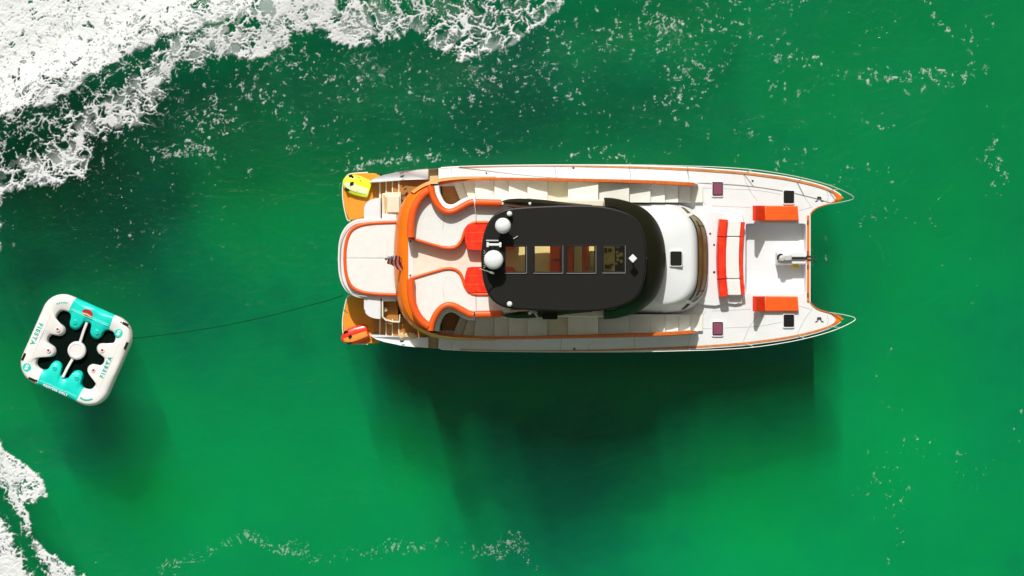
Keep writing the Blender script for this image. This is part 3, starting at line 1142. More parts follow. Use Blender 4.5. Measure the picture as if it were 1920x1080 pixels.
tube(b, [P(1512, 480.5, 2.12), P(1524, 480.5, 2.05)], 0.03, 6)
tube(b, [P(1512, 487, 2.12), P(1524, 486.5, 2.05)], 0.03, 6)
tube(b, [P(1524, 478.5, 2.05), P(1524, 488, 2.05)], 0.035, 6)
tube(b, [P(1524, 486, 1.9), P(1531, 492, 1.2)], 0.025, 6)
put_each('anchor_roller', b, DARKST, pl)
b = NB()
boxw(b, P(1490.5, 499, 1.45), 0.28, 0.16, 0.3, bev=0.04)
put('wash_pump', b, YELLOW, pl)

# ---------------------------------------------------------------- side stairs, bulwarks
ST = [(838, 863, 1.95, 1), (863, 883, 2.2, 1), (883, 905, 2.45, 1), (905, 927, 2.7, 0), (927, 954, 2.97, 0), (954, 989, 3.25, 0), (989, 1027, 3.55, 0),
      (1027, 1065, 3.42, 2), (1065, 1122, 3.72, 0), (1122, 1180, 3.36, 0), (1180, 1220, 3.08, 0), (1220, 1247, 2.83, 0), (1247, 1272, 2.6, 0), (1272, 1295, 2.38, 0), (1295, 1318, 2.16, 0)]
CAPY = cr([(800, 349), (822, 343.5), (845, 339.8), (870, 337.4), (920, 335.4), (980, 335.8), (1045, 337.2), (1120, 338.8), (1200, 341), (1260, 343.6), (1309, 346.8)], 5)


def capz(x):
    return float(np.interp(x, [780, 822, 863, 905, 954, 1000, 1045, 1067, 1180, 1296, 1304, 1309], [2.95, 2.9, 2.9, 3.05, 3.5, 3.92, 4.12, 4.04, 3.55, 3.05, 2.85, 2.3]))


for side in (0, 1):
    f = (lambda l: l) if not side else (lambda l: [(p[0], 2 * AX - p[1]) for p in l])
    # bulwark wall and cap
    pth = [p for p in CAPY if p[0] >= 822]
    rows = []
    for (px, py) in pth:
        z = capz(px)
        q0 = f([(px, py - 1.5)])[0]
        q1 = f([(px, py + 1.5)])[0]
        qo = f([(px, py - 3.2)])[0]
        a0, a1, ao = P(*q0, z), P(*q1, z), P(*qo, ZD)
        rows.append([Vector((ao.x, ao.y, ZD - 0.02)), Vector((a0.x, a0.y, z - 0.02)), Vector((a1.x, a1.y, z - 0.02)), Vector((a1.x, a1.y, 1.9))])
    b = NB()
    loft(b, rows, closed=True, cap=True)
    bw = put('bulwark', b, WHITE, boat)
    rows = []
    for (px, py) in pth:
        z = capz(px)
        wdt = float(np.interp(px, [822, 860, 900, 1200, 1290, 1306, 1309], [0.22, 0.15, 0.12, 0.18, 0.19, 0.14, 0.03]))
        q = P(*f([(px, py)])[0], z)
        rows.append([q + Vector((0, u * wdt / 2, v)) for u, v in ((-1, -0.05), (1, -0.05), (1, 0.0), (0.6, 0.035), (-0.6, 0.035), (-1, 0.0))])
    b = NB()
    loft(b, rows, closed=True, cap=True)
    put('bulwark_cap', b, WOODCAP, bw)
    b = NB()
    rows = []
    for (px, py) in pth:
        z = capz(px)
        q = P(*f([(px, py - 6)])[0], z - 0.35)
        q2 = P(*f([(px, py - 3.9)])[0], z - 0.03)
        rows.append([q, q2, q2 + Vector((0, (-1 if not side else 1) * 0.03, -0.1))])
    # treads
    for i, (x0, x1, z, fan) in enumerate(ST):
        dx = 0.25
        b = NB()
        yo = float(np.interp(x0 + 5, [p[0] for p in CAPY], [p[1] for p in CAPY])) + 1.6
        yo2 = float(np.interp(x1, [p[0] for p in CAPY], [p[1] for p in CAPY])) + 1.6
        if i == 0:
            poly = [(x0, yo), (x1 - 16, yo), (863, 376), (858, 381), (850, 384.5), (842, 384), (836, 379), (831, 372), (829, 360), (829, yo)]
        elif i == 1:
            poly = [(847.3, yo), (866, yo2), (877, 370), (871, 375), (863.3, 376)]
        elif i == 2:
            poly = [(866.4, yo), (888, yo2), (892, 374), (884, 374), (877.4, 370)]
        elif i == 3:
            poly = [(888.4, yo), (x1 - dx, yo2), (x1 - dx, 376), (892.4, 376)]
        else:
            poly = [(x0, yo), (x1 - dx, yo2), (x1 - dx, 379.5), (x0, 379.5)]
        prism(b, f(poly), z - (0.7 if i > 0 else 0.1), z, bev=0.012)
        o = put('step', b, TEAKD if i == 0 else (CREAM if fan else TREAD), boat)
    # white coaming round the stairwell
    b = NB()
    rim = cr([(817.5, 348, 0), (819.5, 362, 0), (826, 377, 0), (834, 385.5, 0), (845, 389, 0), (855, 386.5, 0), (865, 380.5, 0), (877, 375, 0), (891, 373.5, 0)], 4)
    zs = np.interp(np.arange(len(rim)), [0, len(rim) * 0.5, len(rim) - 1], [3.3, 3.3, 3.45])
    sweep(b, [P(*f([(p[0], p[1])])[0], z) for p, z in zip(rim, zs)], rprof(0.26, 1.4, 0.06, -1.4))
    put('stairwell_coaming', b, WHITE, boat)
    # boarding gate gap in the side, and the bulwark aft of it
    b = NB()
    prism(b, f([(803.5, 316.8), (821.5, 315.6), (821.5, 345), (803.5, 345)]), 1.2, 1.62, bev=0.01)
    put('boarding_gate_sill', b, TAN if not side else TAN, boat)
    b = NB()
    wing = [(690, 340.5), (697, 335.5), (705, 331.5), (720, 327), (750, 321.5), (780, 318.2), (803, 316.5), (803, 336), (780, 336.5), (748, 337.8), (712, 340)]
    x690, x750 = P(690, 0, 1.8).x, P(760, 0, 1.8).x
    prism(b, f(wing), 0.3, 1.95, zf=lambda x, y: float(np.interp(x, [x690, x750, x750 + 5], [1.25, 1.93, 1.95])))
    wg = put('stern_bulwark', b, WHITE, boat)
    b = NB()
    q = f([(754, 330)])[0]
    lathe(b, P(q[0], q[1], 1.93), [(0.07, 1.92), (0.07, 1.97), (0.03, 1.99)], 12)
    boxw(b, P(q[0], q[1], 2.03), 0.24, 0.05, 0.05, rot=0.5, bev=0.015)
    put('mooring_cleat', b, DARKST, wg)
    # stern steps
    for i, (x0, x1) in enumerate(((701, 713), (713, 725.3), (725.3, 737), (737, 749))):
        z = 0.62 + 0.25 * i
        y1_ = (372, 373, 371, 366)[i]
        b = NB()
        prism(b, f([(x0, 338.5), (x1, 338.5), (x1, y1_), (x0 + 1, y1_)]), 0.3, z, bev=0.01)
        st = put('stern_step', b, TEAKD, boat)
        b = NB()
        prism(b, f([(x1 - 2.4, 338), (x1, 338), (x1 + (1.5 if i == 0 else 0), y1_), (x1 - 2.2, y1_)]), z, z + 0.25, bev=0.01)
        put('step_riser', b, CREAM, st)
    b = NB()
    prism(b, f([(749.3, 337.5), (806, 337), (806, 375), (749.3, 375)]), 1.2, 1.60)
    put('cockpit_floor', b, TEAKD, boat)
    # locker beside the sunpad
    b = NB()
    prism(b, f(cr([(682.5, 409), (682.5, 395), (683.5, 386), (688, 379), (695, 374.5), (704, 371.8), (714, 371)], 3) + [(714, 412), (682.5, 412)]), 0.4, 1.95, bev=0.10)
    put('stern_locker', b, WHITE, boat)
    b = NB()
    if not side:
        prism(b, [(716, 363), (724, 361), (752, 360), (752, 414), (716, 414)], 0.9, 1.86, bev=0.04)
        bx_ = put('locker_top', b, CREAM, boat)
        b = NB()
        prism(b, rrect(726, 367, 749.5, 399, 2), 1.80, 1.98, bev=0.05)
        put('hinged_lid', b, CREAM, bx_)
        b = NB()
        tube(b, [P(720, 366, 1.9), P(721, 380, 1.92), P(722.5, 398, 1.9)], 0.03, 6)
        tube(b, [P(723.5, 369, 1.9), P(725, 385, 1.92), P(728, 402, 1.9)], 0.03, 6)
        tube(b, [P(728, 402, 1.9), P(738, 400, 1.9), P(748, 397, 1.9)], 0.02, 6)
        put_each('lid_strap', b, TAN, bx_)
        b = NB()
        prism(b, [(716, 402), (743, 402), (743, 414), (716, 414)], 1.7, 1.96, bev=0.03)
        put('side_ledge', b, WHITE, bx_)
    else:
        prism(b, [(718, 566), (745, 566), (747, 601), (722, 598)], 1.2, 1.3)
        bx_ = put('wet_bar_recess', b, TEAKD, boat)
        b = NB()
        prism(b, [(716, 556), (743, 556), (743, 565), (716, 565)], 1.2, 1.95, bev=0.03)
        put('side_ledge', b, WHITE, bx_)
        b = NB()
        sweep(b, [P(717, 565, 1.95), P(717.2, 594, 1.95), P(723, 600, 1.95), P(735, 603, 1.95), P(749, 604, 1.95)], rprof(0.07, 0.6, 0.02, -0.6))
        sweep(b, [P(749, 604, 1.95), P(749.5, 590, 1.95)], rprof(0.06, 0.5, 0.02, -0.5))
        put('recess_coaming', b, CREAM, bx_)
        b = NB()
        lathe(b, P(722, 580.5, 1.5), [(0.11, 1.3), (0.11, 1.5), (0.05, 1.55), (0.02, 1.56)], 14)
        put('grill_knob', b, CREAM, bx_)
        b = NB()
        for x, y, r_ in ((753, 629, .16), (763, 628.5, .13), (772, 629.5, .18), (778, 631, .12)):
            boxw(b, P(x, y, 1.72), r_ * 1.6, r_ * 1.6, 0.24, rot=x * 1.3, bev=0.06)
        put_each('coiled_line', b, TAN, boat)
    # small folded things by the head of the steps
    b = NB()
    for x, y in ((760, 354), (757, 366)):
        boxw(b, P(x, y, 1.85), 0.16, 0.07, 0.12, rot=0.7, bev=0.02)
    if not side:
        put_each('door_latch', b, DARKST, boat)
    else:
        b.free()
    # swim platform
    b = NB()
    plat = [(652, 331), (658, 327.5), (668, 325.5), (700, 324.5), (712, 327), (712, 345), (702, 376), (684, 378), (684, 408), (662, 412), (654.5, 413.5), (649, 398), (645, 380), (643.5, 362), (644.5, 345)]
    prism(b, f(plat), 0.18, 0.36, bev=0.04)
    put('swim_platform', b, TEAK, boat)
    b = NB()
    edge_ = cr([(657, 414.5), (651.5, 412), (646.8, 396), (643.5, 378), (642.3, 360), (643.8, 343), (650, 330.5), (660, 325.8), (690, 323.5)], 4)
    sweep(b, W(f(edge_), 0.3), rprof(0.06, 0.16, 0.02, -0.12))
    put('platform_edge', b, CREAM if not side else CREAM, boat)
b = NB()
boxw(b, P(712, 326.5, 1.0), 0.22, 0.06, 0.12, rot=0.0, bev=0.02)
put('stern_light', b, BLACKG, boat)

# aft deck that carries the sunpad --------------------------------
aft = cr([(746, 410), (715, 409.5), (683, 409), (664, 413), (650, 422.5), (640, 438), (635, 458), (633.5, 484.5)], 4)
aft = aft + mir(aft)[1:]
b = NB()
prism(b, aft + [(746, 559)][:0], 1.0, 1.98, bev=0.09)
put('aft_deck', b, WHITE, boat)
b = NB()
rl = cr([(688, 413), (667, 416), (653, 425), (643.5, 440), (638.5, 458), (637, 484.5)], 4)
rl = rl + mir(rl)[1:]
tube(b, [P(p[0], p[1], 2.10) for p in rl], 0.022, 7)
put('stern_handrail', b, STEEL, boat)

# ---------------------------------------------------------------- orange arch round the lounge
AO = cr([(803, 341.5), (790, 346.5), (776, 354.5), (763, 367), (753, 382), (746, 401), (741.5, 425), (739, 455), (738.5, 484.5)], 5)
AI = cr([(808, 350), (798, 356.5), (786, 367), (776, 380), (769, 396), (765.5, 415), (764.8, 436), (765, 460), (765.2, 484.5)], 5)
AO = AO + mir(AO)[1:]
AI = AI + mir(AI)[1:]
n_ = min(len(AO), len(AI))
rows = []
for k, (t, z) in enumerate(((0.0, 2.35), (0.0, 2.75), (0.06, 2.95), (0.2, 3.18), (0.4, 3.36), (0.6, 3.48), (0.8, 3.54), (1.0, 3.55), (1.0, 3.2))):
    rows.append([P(a[0] + (c[0] - a[0]) * t, a[1] + (c[1] - a[1]) * t, z) for a, c in zip(AO, AI)])
b = NB()
loft(b, rows)
arch = put('arch', b, ORANGE2, boat, 60)
b = NB()
mid = [(a[0] + (c[0] - a[0]) * 0.55, a[1] + (c[1] - a[1]) * 0.55) for a, c in zip(AO, AI)]
mid = [p for p in mid if p[1] > 500]
tube(b, [P(p[0], p[1], 3.455) for p in mid], 0.03, 6)
put('arch_bead', b, ORANGE2, arch)
# blend of the arch into the side bulwarks: moulded shoulder, sun glare put into its pale orange
for side in (0, 1):
    f = (lambda l: l) if not side else (lambda l: [(p[0], 2 * AX - p[1]) for p in l])
    A = cr([(770, 359), (786, 348), (800, 341.5), (822, 335), (845, 332.2), (872, 331), (930, 330.8)], 5)
    B = cr([(776, 362), (792, 351.5), (806, 345.8), (822, 341), (845, 337.6), (872, 335.4), (930, 333.6)], 5)
    b = NB()
    za = lambda x: float(np.interp(x, [770, 800, 822, 880, 930], [3.3, 3.42, 3.1, 2.86, 3.0]))
    loft(b, [[P(*f([p])[0], za(p[0]) - 0.6) for p in A], [P(*f([p])[0], za(p[0])) for p in A], [P(*f([p])[0], za(p[0]) + 0.17) for p in B]])
    put('arch_shoulder', b, PALEOR, boat)

# ---------------------------------------------------------------- flybridge floor and shell
SC = cr([(807, 349), (809.5, 362), (816, 377.5), (824, 388.5), (833, 395), (842, 397), (853, 394.5), (866, 387.5), (879, 380.5), (891, 377.8)], 4)
ff = [(765.5, 484.5), (765.5, 436), (767, 415), (771, 397), (778, 381), (788, 368), (800, 357)] + SC + [(940, 377.5), (1130, 379), (1185, 384)]
ff = ff + mir(ff)[:-1]
FZ0 = 3.98
b = NB()
prism(b, ff, 1.6, FZ0)
fly = put('flybridge', b, FLOORC, boat)
b = NB()
prism(b, [(765.8, 446), (775, 448), (775, 521), (765.8, 523)], FZ0, FZ0 + 0.02)
put('aft_sill', b, WHITE, fly)
for y in (452.5, 516):
    b = NB()
    lathe(b, P(769.5, y, FZ0), [(0.04, FZ0 + 0.02), (0.04, FZ0 + 0.05), (0.02, FZ0 + 0.06)], 10)
    put('floor_fitting', b, DARKST, fly)
for side in (0, 1):
    f = (lambda l: l) if not side else (lambda l: [(p[0], 2 * AX - p[1]) for p in l])
    # white seat
    sa = [(775, 446), (800, 454), (823, 460.5), (843, 463.5), (856, 460), (864, 450), (868.5, 437), (875, 424), (884, 417), (892.9, 415), (892.9, 384), (880, 386), (866, 393), (854, 399.5), (842, 402), (831, 399.5), (820, 392), (811.5, 381), (805, 366), (803.5, 360), (797, 366), (787, 378), (780.5, 392), (777, 408), (775.5, 425)]
    b = NB()
    prism(b, f(sa), FZ0, FZ0 + 0.46, bev=0.04)
    st = put('lounge_seat', b, CUSH, boat)
    b = NB()
    prism(b, f([(893.2, 384), (944, 384), (944, 416), (893.2, 415.5)]), FZ0, FZ0 + 0.46, bev=0.03)
    put('seat_cushion', b, CUSH, st)
    b = NB()
    sweep(b, W(f([(834.5, 401), (832, 414), (830, 430)]), FZ0 + 0.46), [(-.008, -.01), (.008, -.01), (.008, .004), (-.008, .004)])
    put_each('cushion_seam', b, SEAM, st)
    # seat front edge roll
    fe = cr([(768, 446.5), (775, 448), (800, 455.5), (823, 462), (834, 464.8), (845, 465.2), (854, 463), (862, 456.5), (867, 446.5), (871, 434), (877, 424.5), (885, 419), (893, 417)], 4)
    b = NB()
    sweep(b, W(f(fe), FZ0 + 0.5), rprof(0.125, 0.5, 0.05, -0.46), scale=[1.0] * len(fe))
    put('seat_edge', b, ORANGE, st)
    b = NB()
    sweep(b, W(f([(893.6, 417), (918, 417), (944, 417)]), FZ0 + 0.5), rprof(0.125, 0.5, 0.05, -0.46))
    put('seat_edge', b, ORANGE, st)
    # backrests: outer curve, S curve, straight piece
    ob = cr([(769.5, 445), (769.5, 428), (771.5, 408), (776, 391), (784, 375.5), (794, 364), (803.5, 357)], 4)
    b = NB()
    sweep(b, W(f(ob), FZ0 + 0.9), rprof(0.32, 0.95, 0.13, -0.92, 5))
    put('backrest', b, ORANGE, st)
    b = NB()
    sweep(b, W(f(SC[:-1]), FZ0 + 0.9), rprof(0.27, 0.95, 0.125, -0.92, 5))
    put('backrest', b, ORANGE, st)
    b = NB()
    sweep(b, W(f([(891.0, 379.0), (893, 379.3), (915, 379.8), (940, 380.3)]), FZ0 + 0.9), rprof(0.29, 0.95, 0.12, -0.92, 5))
    put('backrest', b, ORANGE, st)
    # red lounge chair part under the hardtop
    b = NB()
    red = cr([(872, 428), (877, 422.5), (885, 420.5), (960, 420.5), (966, 424), (969, 436), (968, 455), (964, 464), (955, 468.5), (884, 468.5), (876, 464), (872.5, 455), (871, 440)], 3, closed=True)
    prism(b, f(red), FZ0 + 0.05, FZ0 + 0.56, bev=0.07)
    rd = put('red_seat', b, RED, boat)
    b = NB()
    for y in (436, 452):
        sweep(b, W(f([(873.5, y), (900, y), (960, y)]), FZ0 + 0.555), [(-.012, -.01), (.012, -.01), (.012, .006), (-.012, .006)])
    put_each('cushion_seam', b, ORANGE, rd)
    # flybridge side coaming
    b = NB()
    sweep(b, W(f(cr([(944, 379.5), (985, 381), (1040, 381.5), (1100, 381), (1131, 381)], 4)), 4.62), rprof(0.30, 0.8, 0.06, -0.7))
    cm = put('flybridge_coaming', b, CREAM, boat)
    b = NB()
    ledge = [(1000, 376.2), (1132, 375.2), (1132, 379), (1000, 379)]
    prism(b, f(ledge), 3.6, 4.32, bev=0.02)
    put('coaming_ledge', b, CREAM, cm)
    # hand grips along the cabin side
    b = NB()
    tube(b, [P(*f([(988, 374.5)])[0], 4.0), P(*f([(988.5, 371.5)])[0], 4.15), P(*f([(999, 370.8)])[0], 4.15)], 0.022, 6)
    tube(b, [P(*f([(1003, 370.6)])[0], 4.12), P(*f([(1064, 370)])[0], 4.12), P(*f([(1065.5, 377)])[0], 4.1)], 0.012, 6)
    put_each('grab_rail', b, STEEL, cm)
    # side wind deflector: a long dark leaf shape
    up = cr([(940, 377.5), (950, 374), (968, 372.2), (990, 372.5), (1020, 374.6), (1060, 379.3), (1110, 384)], 4)
    lw = cr([(940, 377.5), (952, 381.5), (975, 384.3), (1000, 385.8), (1020, 386.6), (1060, 386.6), (1110, 386)], 4)
    b = NB()
    r0 = [P(*f([p])[0], 4.72) for p in up]
    r1 = [P(*f([((p[0] + q_[0]) / 2, (p[1] * 0.45 + q_[1] * 0.55))])[0], 5.05) for p, q_ in zip(up, lw)]
    r2 = [P(*f([q_])[0], 4.85) for q_ in lw]
    low = [Vector((v.x, v.y, 4.5)) for v in r0]
    low2 = [Vector((v.x, v.y, 4.5)) for v in r2]
    loft(b, [low, r0, r1, r2, low2])
    put('wind_deflector', b, SMOKE, boat, 25)
    # white aft fairing
    b = NB()
    prism(b, f([(941.5, 384), (945, 382.8), (958, 388), (961, 399), (948, 405)]), FZ0, 4.55, bev=0.03)
    put('coaming_fairing', b, WHITE, boat)
    # light on top of the deflector
    b = NB()
    lathe(b, P(*f([(993.5, 382)])[0], 5.0), [(0.06, 4.9), (0.07, 5.08), (0.04, 5.13), (0.01, 5.14)], 12)
    put('side_light', b, WHITE, boat)
b = NB()
prism(b, rrect(1017, 583, 1045.5, 599, 2.5), 4.1, 4.95, bev=0.05)
put('side_box', b, BLACKG, boat)
b = NB()
boxw(b, P(1005, 590, 5.1), 0.09, 0.3, 0.09, rot=0.6, bev=0.02)
boxw(b, P(1001, 585.5, 5.1), 0.3, 0.08, 0.09, rot=-0.1, bev=0.02)
put_each('flag_socket', b, STEEL, boat)

# inside, under the hardtop ---------------------------------------
b = NB()
prism(b, [(1001, 455), (1029, 440), (1029, 530), (1001, 515)], FZ0, FZ0 + 0.02)
put('floor_mat', b, FLOORC, boat)
helm = NB()
prism(helm, rrect(1031.5, 452, 1050, 486, 1.5), FZ0, FZ0 + 0.62, bev=0.05)
seat = put('helm_seat', helm, ORANGE, boat)
b = NB()
prism(b, rrect(1031.5, 489.5, 1050, 524, 1.5), FZ0, FZ0 + 0.58, bev=0.05)
put('seat_cushion', b, RED, seat)
b = NB()
prism(b, rrect(1052, 452, 1054.5, 524, 1), FZ0, FZ0 + 1.0, bev=0.03)
put('backrest', b, RED, seat)
b = NB()
prism(b, rrect(1063, 436, 1074.5, 530, 1.5), FZ0, FZ0 + 1.0, bev=0.06)
bench2 = put('companion_bench', b, RED, boat)
b = NB()
prism(b, rrect(1075.5, 436, 1092, 530, 1.0), FZ0, FZ0 + 0.55, bev=0.04)
put('seat_cushion', b, CUSH, bench2)
b = NB()
prism(b, rrect(1092.6, 436, 1101.5, 530, 1.5), FZ0, FZ0 + 0.60, bev=0.06)
put('seat_front', b, RED, bench2)
b = NB()
prism(b, [(1103, 440), (1127, 440), (1127, 530), (1103, 530)], FZ0 - 0.01, FZ0 + 0.03)
prism(b, rrect(1106, 470, 1114, 500, 1), FZ0, FZ0 + 0.22, bev=0.04)
put('helm_footrest', b, CREAM, boat)
b = NB()
loft(b, [W([(1131, 462), (1131, 505)], FZ0 + 0.75), W([(1151, 459), (1151, 508)], FZ0 + 1.05), W([(1152.5, 457.5), (1152.5, 509.5)], FZ0 + 1.1), W([(1153, 457.5), (1153, 509.5)], FZ0 + 0.2)])
prism(b, [(1131, 462), (1151, 460), (1151, 508), (1131, 505)], FZ0, FZ0 + 0.7)
con = put('helm_console', b, CREAM, boat)
b = NB()
for x, y, sx, sy in ((1135.3, 469.5, .11, .22), (1143.5, 469.2, .16, .15), (1136.5, 484, .05, .05), (1140, 500, .3, .18), (1148, 496, .08, .08)):
    boxw(b, P(x, y, FZ0 + 0.80 + (x - 1131) * 0.015), sx, sy, 0.05, tilt=-0.5, bev=0.008)
put_each('instrument_screen', b, SCREEN, con)
b = NB()
prism(b, [(1154, 452), (1174, 456), (1174, 512), (1154, 516)], FZ0 + 0.4, FZ0 + 0.95)
put('dash_hood', b, BLACKG, con)
b = NB()
for x, y, r_ in ((1158, 462, .09), (1157, 473, .07), (1158.5, 480, .08), (1158, 487, .07), (1155, 494, .06), (1165, 477, .1), (1165, 490, .08)):
    lathe(b, P(x, y, FZ0 + 1.0), [(r_, FZ0 + 0.94), (r_, FZ0 + 1.0), (r_ * 0.4, FZ0 + 1.03)], 10)
put_each('gauge', b, CREAM, con)
b = NB()
tube(b, [P(1125, 484, FZ0 + 0.95) + Vector((0.10 * math.cos(a), 0.24 * math.sin(a), 0.06 * math.cos(a))) for a in np.linspace(0, 2 * math.pi, 20)[:-1]], 0.02, 6, closed=True)
put('steering_wheel', b, BLACKG, con)

# ---------------------------------------------------------------- cabin top forward
def ringpts(x0, xf, yh, n=30, p=2.6, xc=1190):
    """front half of a superellipse: from the port side round the nose to starboard"""
    out = [(x0, AX - yh)]
    for k in range(n + 1):
        a = math.pi / 2 - math.pi * k / n
        ca, sa_ = math.cos(a), math.sin(a)
        x = xc + (xf - xc) * (abs(ca) ** (2 / p))
        y = AX - yh * (1 if sa_ > 0 else -1) * (abs(sa_) ** (2 / p))
        out.append((x, y))
    out.append((x0, AX + yh))
    return out


R1 = ringpts(1120, 1330, 106, xc=1215, p=3.1)
R2 = ringpts(1120, 1326, 102.5, xc=1215, p=3.2)
R3 = ringpts(1120, 1307, 92, xc=1211, p=3.9)
R4 = ringpts(1120, 1294, 84, xc=1205, p=3.4)
R5 = ringpts(1120, 1265, 66, xc=1190, p=2.8)
b = NB()
rows = [W(R1, 2.1), W(R2, 2.45), W(R3, 3.62), W(R4, 3.92), W(R5, 4.06), W(ringpts(1120, 1225, 30, xc=1180), 4.12)]
loft(b, rows)
b.faces.new([v for v in b.verts if abs(v.co.z - 4.12) < 1e-4])
from mathutils.bvhtree import BVHTree
cab_bvh = BVHTree.FromBMesh(b)


def cab_z(px, py):
    for _ in range(2):
        z = 3.4
        for _k in range(4):
            q = P(px, py, z)
            h = cab_bvh.ray_cast(Vector((q.x, q.y, 8)), Vector((0, 0, -1)))
            z = h[0].z if h[0] else z
    return z


put('cabin_top', b, WHITE, boat, 60)
# curved front window: follows the cabin flank between R3 and R2, set slightly proud
k0, k1 = 8.2, 23.8


def flank(t, k):
    a, c = P(*R2[k], 2.45), P(*R3[k], 3.62)
    return a + (c - a) * t


b = NB()
rows = []
for t in np.linspace(0.03, 0.97, 7):
    r = []
    for k in np.linspace(k0, k1, 41):
        i = int(k)
        fr_ = k - i
        e = abs(k - 16) / (k1 - 16)
        tt = 0.97 - (0.97 - t) * (1 - 0.35 * e ** 4) if True else t
        v = flank(tt, i) * (1 - fr_) + flank(tt, min(i + 1, len(R2) - 1)) * fr_
        r.append(v + Vector((0.025, 0, 0.035)))
    rows.append(r)
loft(b, rows)
win = put('front_window', b, OLIVE, boat, 60)
b = NB()
tube(b, [v + Vector((0.01, 0, 0.0)) for v in rows[-1]], 0.022, 6)
tube(b, [v for v in rows[0]], 0.018, 6)
put_each('window_gasket', b, BLACKG, win)
b = NB()
tube(b, [v + Vector((0.012, 0, 0.012)) for v in rows[3][5:-5]], 0.02, 6)
put('window_blind', b, mat('maroon_blind', (0.10, 0.02, 0.012), 0.5), win)
b = NB()
for k in (9, 31):
    tube(b, [rows[0][k] + Vector((.03, 0, .02)), rows[4][k + (1 if k > 20 else -1)] + Vector((.03, 0, .03))], 0.015, 5)
put_each('wiper', b, BLACKG, win)
for side in (0, 1):
    f = (lambda l: l) if not side else (lambda l: [(p[0], 2 * AX - p[1]) for p in l])
    b = NB()
    t0 = f([(1277, 388), (1284, 389.5), (1294.5, 398.5), (1289, 399.3)])
    vs = [P(p[0], p[1], cab_z(*p) + 0.10) for p in t0]
    loft(b, [[vs[0], vs[1]], [vs[3], vs[2]]])
    loft(b, [[vs[0] - Vector((0, 0, .3)), vs[3] - Vector((0, 0, .3)), vs[2] - Vector((0, 0, .3)), vs[1] - Vector((0, 0, .3))], [vs[0], vs[3], vs[2], vs[1]]], closed=True)
    put('corner_window', b, OLIVE if not side else BLACKG, boat)
b = NB()
prism(b, rrect(1255.5, 470, 1280, 500.5, 3), 3.8, 4.16, bev=0.03)
fr = put('roof_hatch', b, WHITE, boat)
b = NB()
prism(b, rrect(1257, 471, 1278.5, 497.5, 3), 4.0, 4.20, bev=0.02)
put('hatch_glass', b, BLACKG, fr)

# dark cowl (windscreen brow) --------------------------------------
CO = cr([(1132.5, 370.5), (1150, 371.5), (1172, 376), (1196, 384.5), (1216, 397.5), (1231, 415), (1241.5, 438), (1247, 462), (1248.5, 484.5)], 5)
CI = cr([(1133.5, 384), (1150, 386), (1166, 393), (1181, 402), (1193, 414), (1202, 430), (1208, 447), (1211, 465), (1212, 484.5)], 5)
CO = CO + mir(CO)[1:]
CI = CI + mir(CI)[1:]
rows = []
for t, z in ((0.0, 3.3), (0.0, 4.6), (0.05, 4.78), (0.2, 5.02), (0.45, 5.3), (0.75, 5.52), (1.0, 5.62), (1.12, 5.3), (1.2, 4.6)):
    rows.append([P(a[0] + (c[0] - a[0]) * t, a[1] + (c[1] - a[1]) * t, z) for a, c in zip(CO, CI)])
b = NB()
loft(b, rows)
# end caps
for s_ in (0, -1):
    b.faces.new([b.verts.new(r[s_].copy()) for r in rows])
put('windscreen_cowl', b, SMOKE, boat, 55)
b = NB()
lathe(b, P(1210.5, 484, 5.6), [(0.05, 5.5), (0.05, 5.7), (0.02, 5.74)], 10)
put('horn', b, STEEL, boat)

# ---------------------------------------------------------------- hardtop
ZR = 6.15
HT = cr([(905, 484.5), (906.5, 462), (910, 440), (917, 421), (927, 407), (941, 398), (958, 393.5), (1000, 390), (1050, 388), (1095, 387.6), (1130, 390), (1158, 396), (1180, 405), (1195, 419), (1204, 440), (1208, 462), (1209, 484.5)], 4)
HT = HT + mir(HT)[1:-1]
OPEN = [(947, 461.5, 985.5, 510.5), (1001.5, 460.5, 1053.5, 510.5), (1063.5, 460.5, 1115.5, 510.5), (1130.5, 460.5, 1170.5, 510)]
b = NB()
prism(b, HT, ZR - 0.14, ZR, holes=[[(x0, y0), (x1, y0), (x1, y1), (x0, y1)] for x0, y0, x1, y1 in OPEN], bev=0.0)
ht = put('hardtop', b, BLACK, boat)
b = NB()
tube(b, [P(p[0], p[1], ZR - 0.075) for p in HT], 0.07, 8, closed=True)
put('hardtop_edge', b, BLACKG, ht)
for x0, y0, x1, y1 in OPEN:
    b = NB()
    for a0, a1 in (((x0, y0), (x1, y0)), ((x1, y0), (x1, y1)), ((x1, y1), (x0, y1)), ((x0, y1), (x0, y0))):
        sweep(b, W([a0, a1], ZR), rprof(0.06, 0.075, 0.012, -0.03))
    fr = put('skylight_frame', b, BLACKG, ht)
    b = NB()
    prism(b, [(x0, y0), (x1, y0), (x1, y1), (x0, y1)], ZR - 0.06, ZR - 0.05)
    put('skylight_pane', b, PANE, fr, 0)
    b = NB()
    sweep(b, W([(x0 - 1, y1 + 1.9), (x1 + 1.5, y1 + 1.9)], ZR), rprof(0.04, 0.06, 0.012, -0.02))
    sweep(b, W([(x1 + 1.9, y0), (x1 + 1.9, y1 + 1.5)], ZR), rprof(0.025, 0.05, 0.008, -0.02))
    put('frame_bead', b, mat('grey_bead', (0.20, 0.20, 0.19), 0.4) if 'grey_bead' not in bpy.data.materials else bpy.data.materials['grey_bead'], fr)
b = NB()
for ln in (cr([(975.5, 392), (975.8, 410), (975.8, 428), (974, 437)], 4), cr([(942, 519), (956, 521), (967, 528), (974, 540), (976, 555), (976, 578)], 4)):
    sweep(b, W(ln, ZR), [(-.035, -.01), (.035, -.01), (.035, .004), (-.035, .004)])
put_each('panel_joint', b, BLACKG, ht)
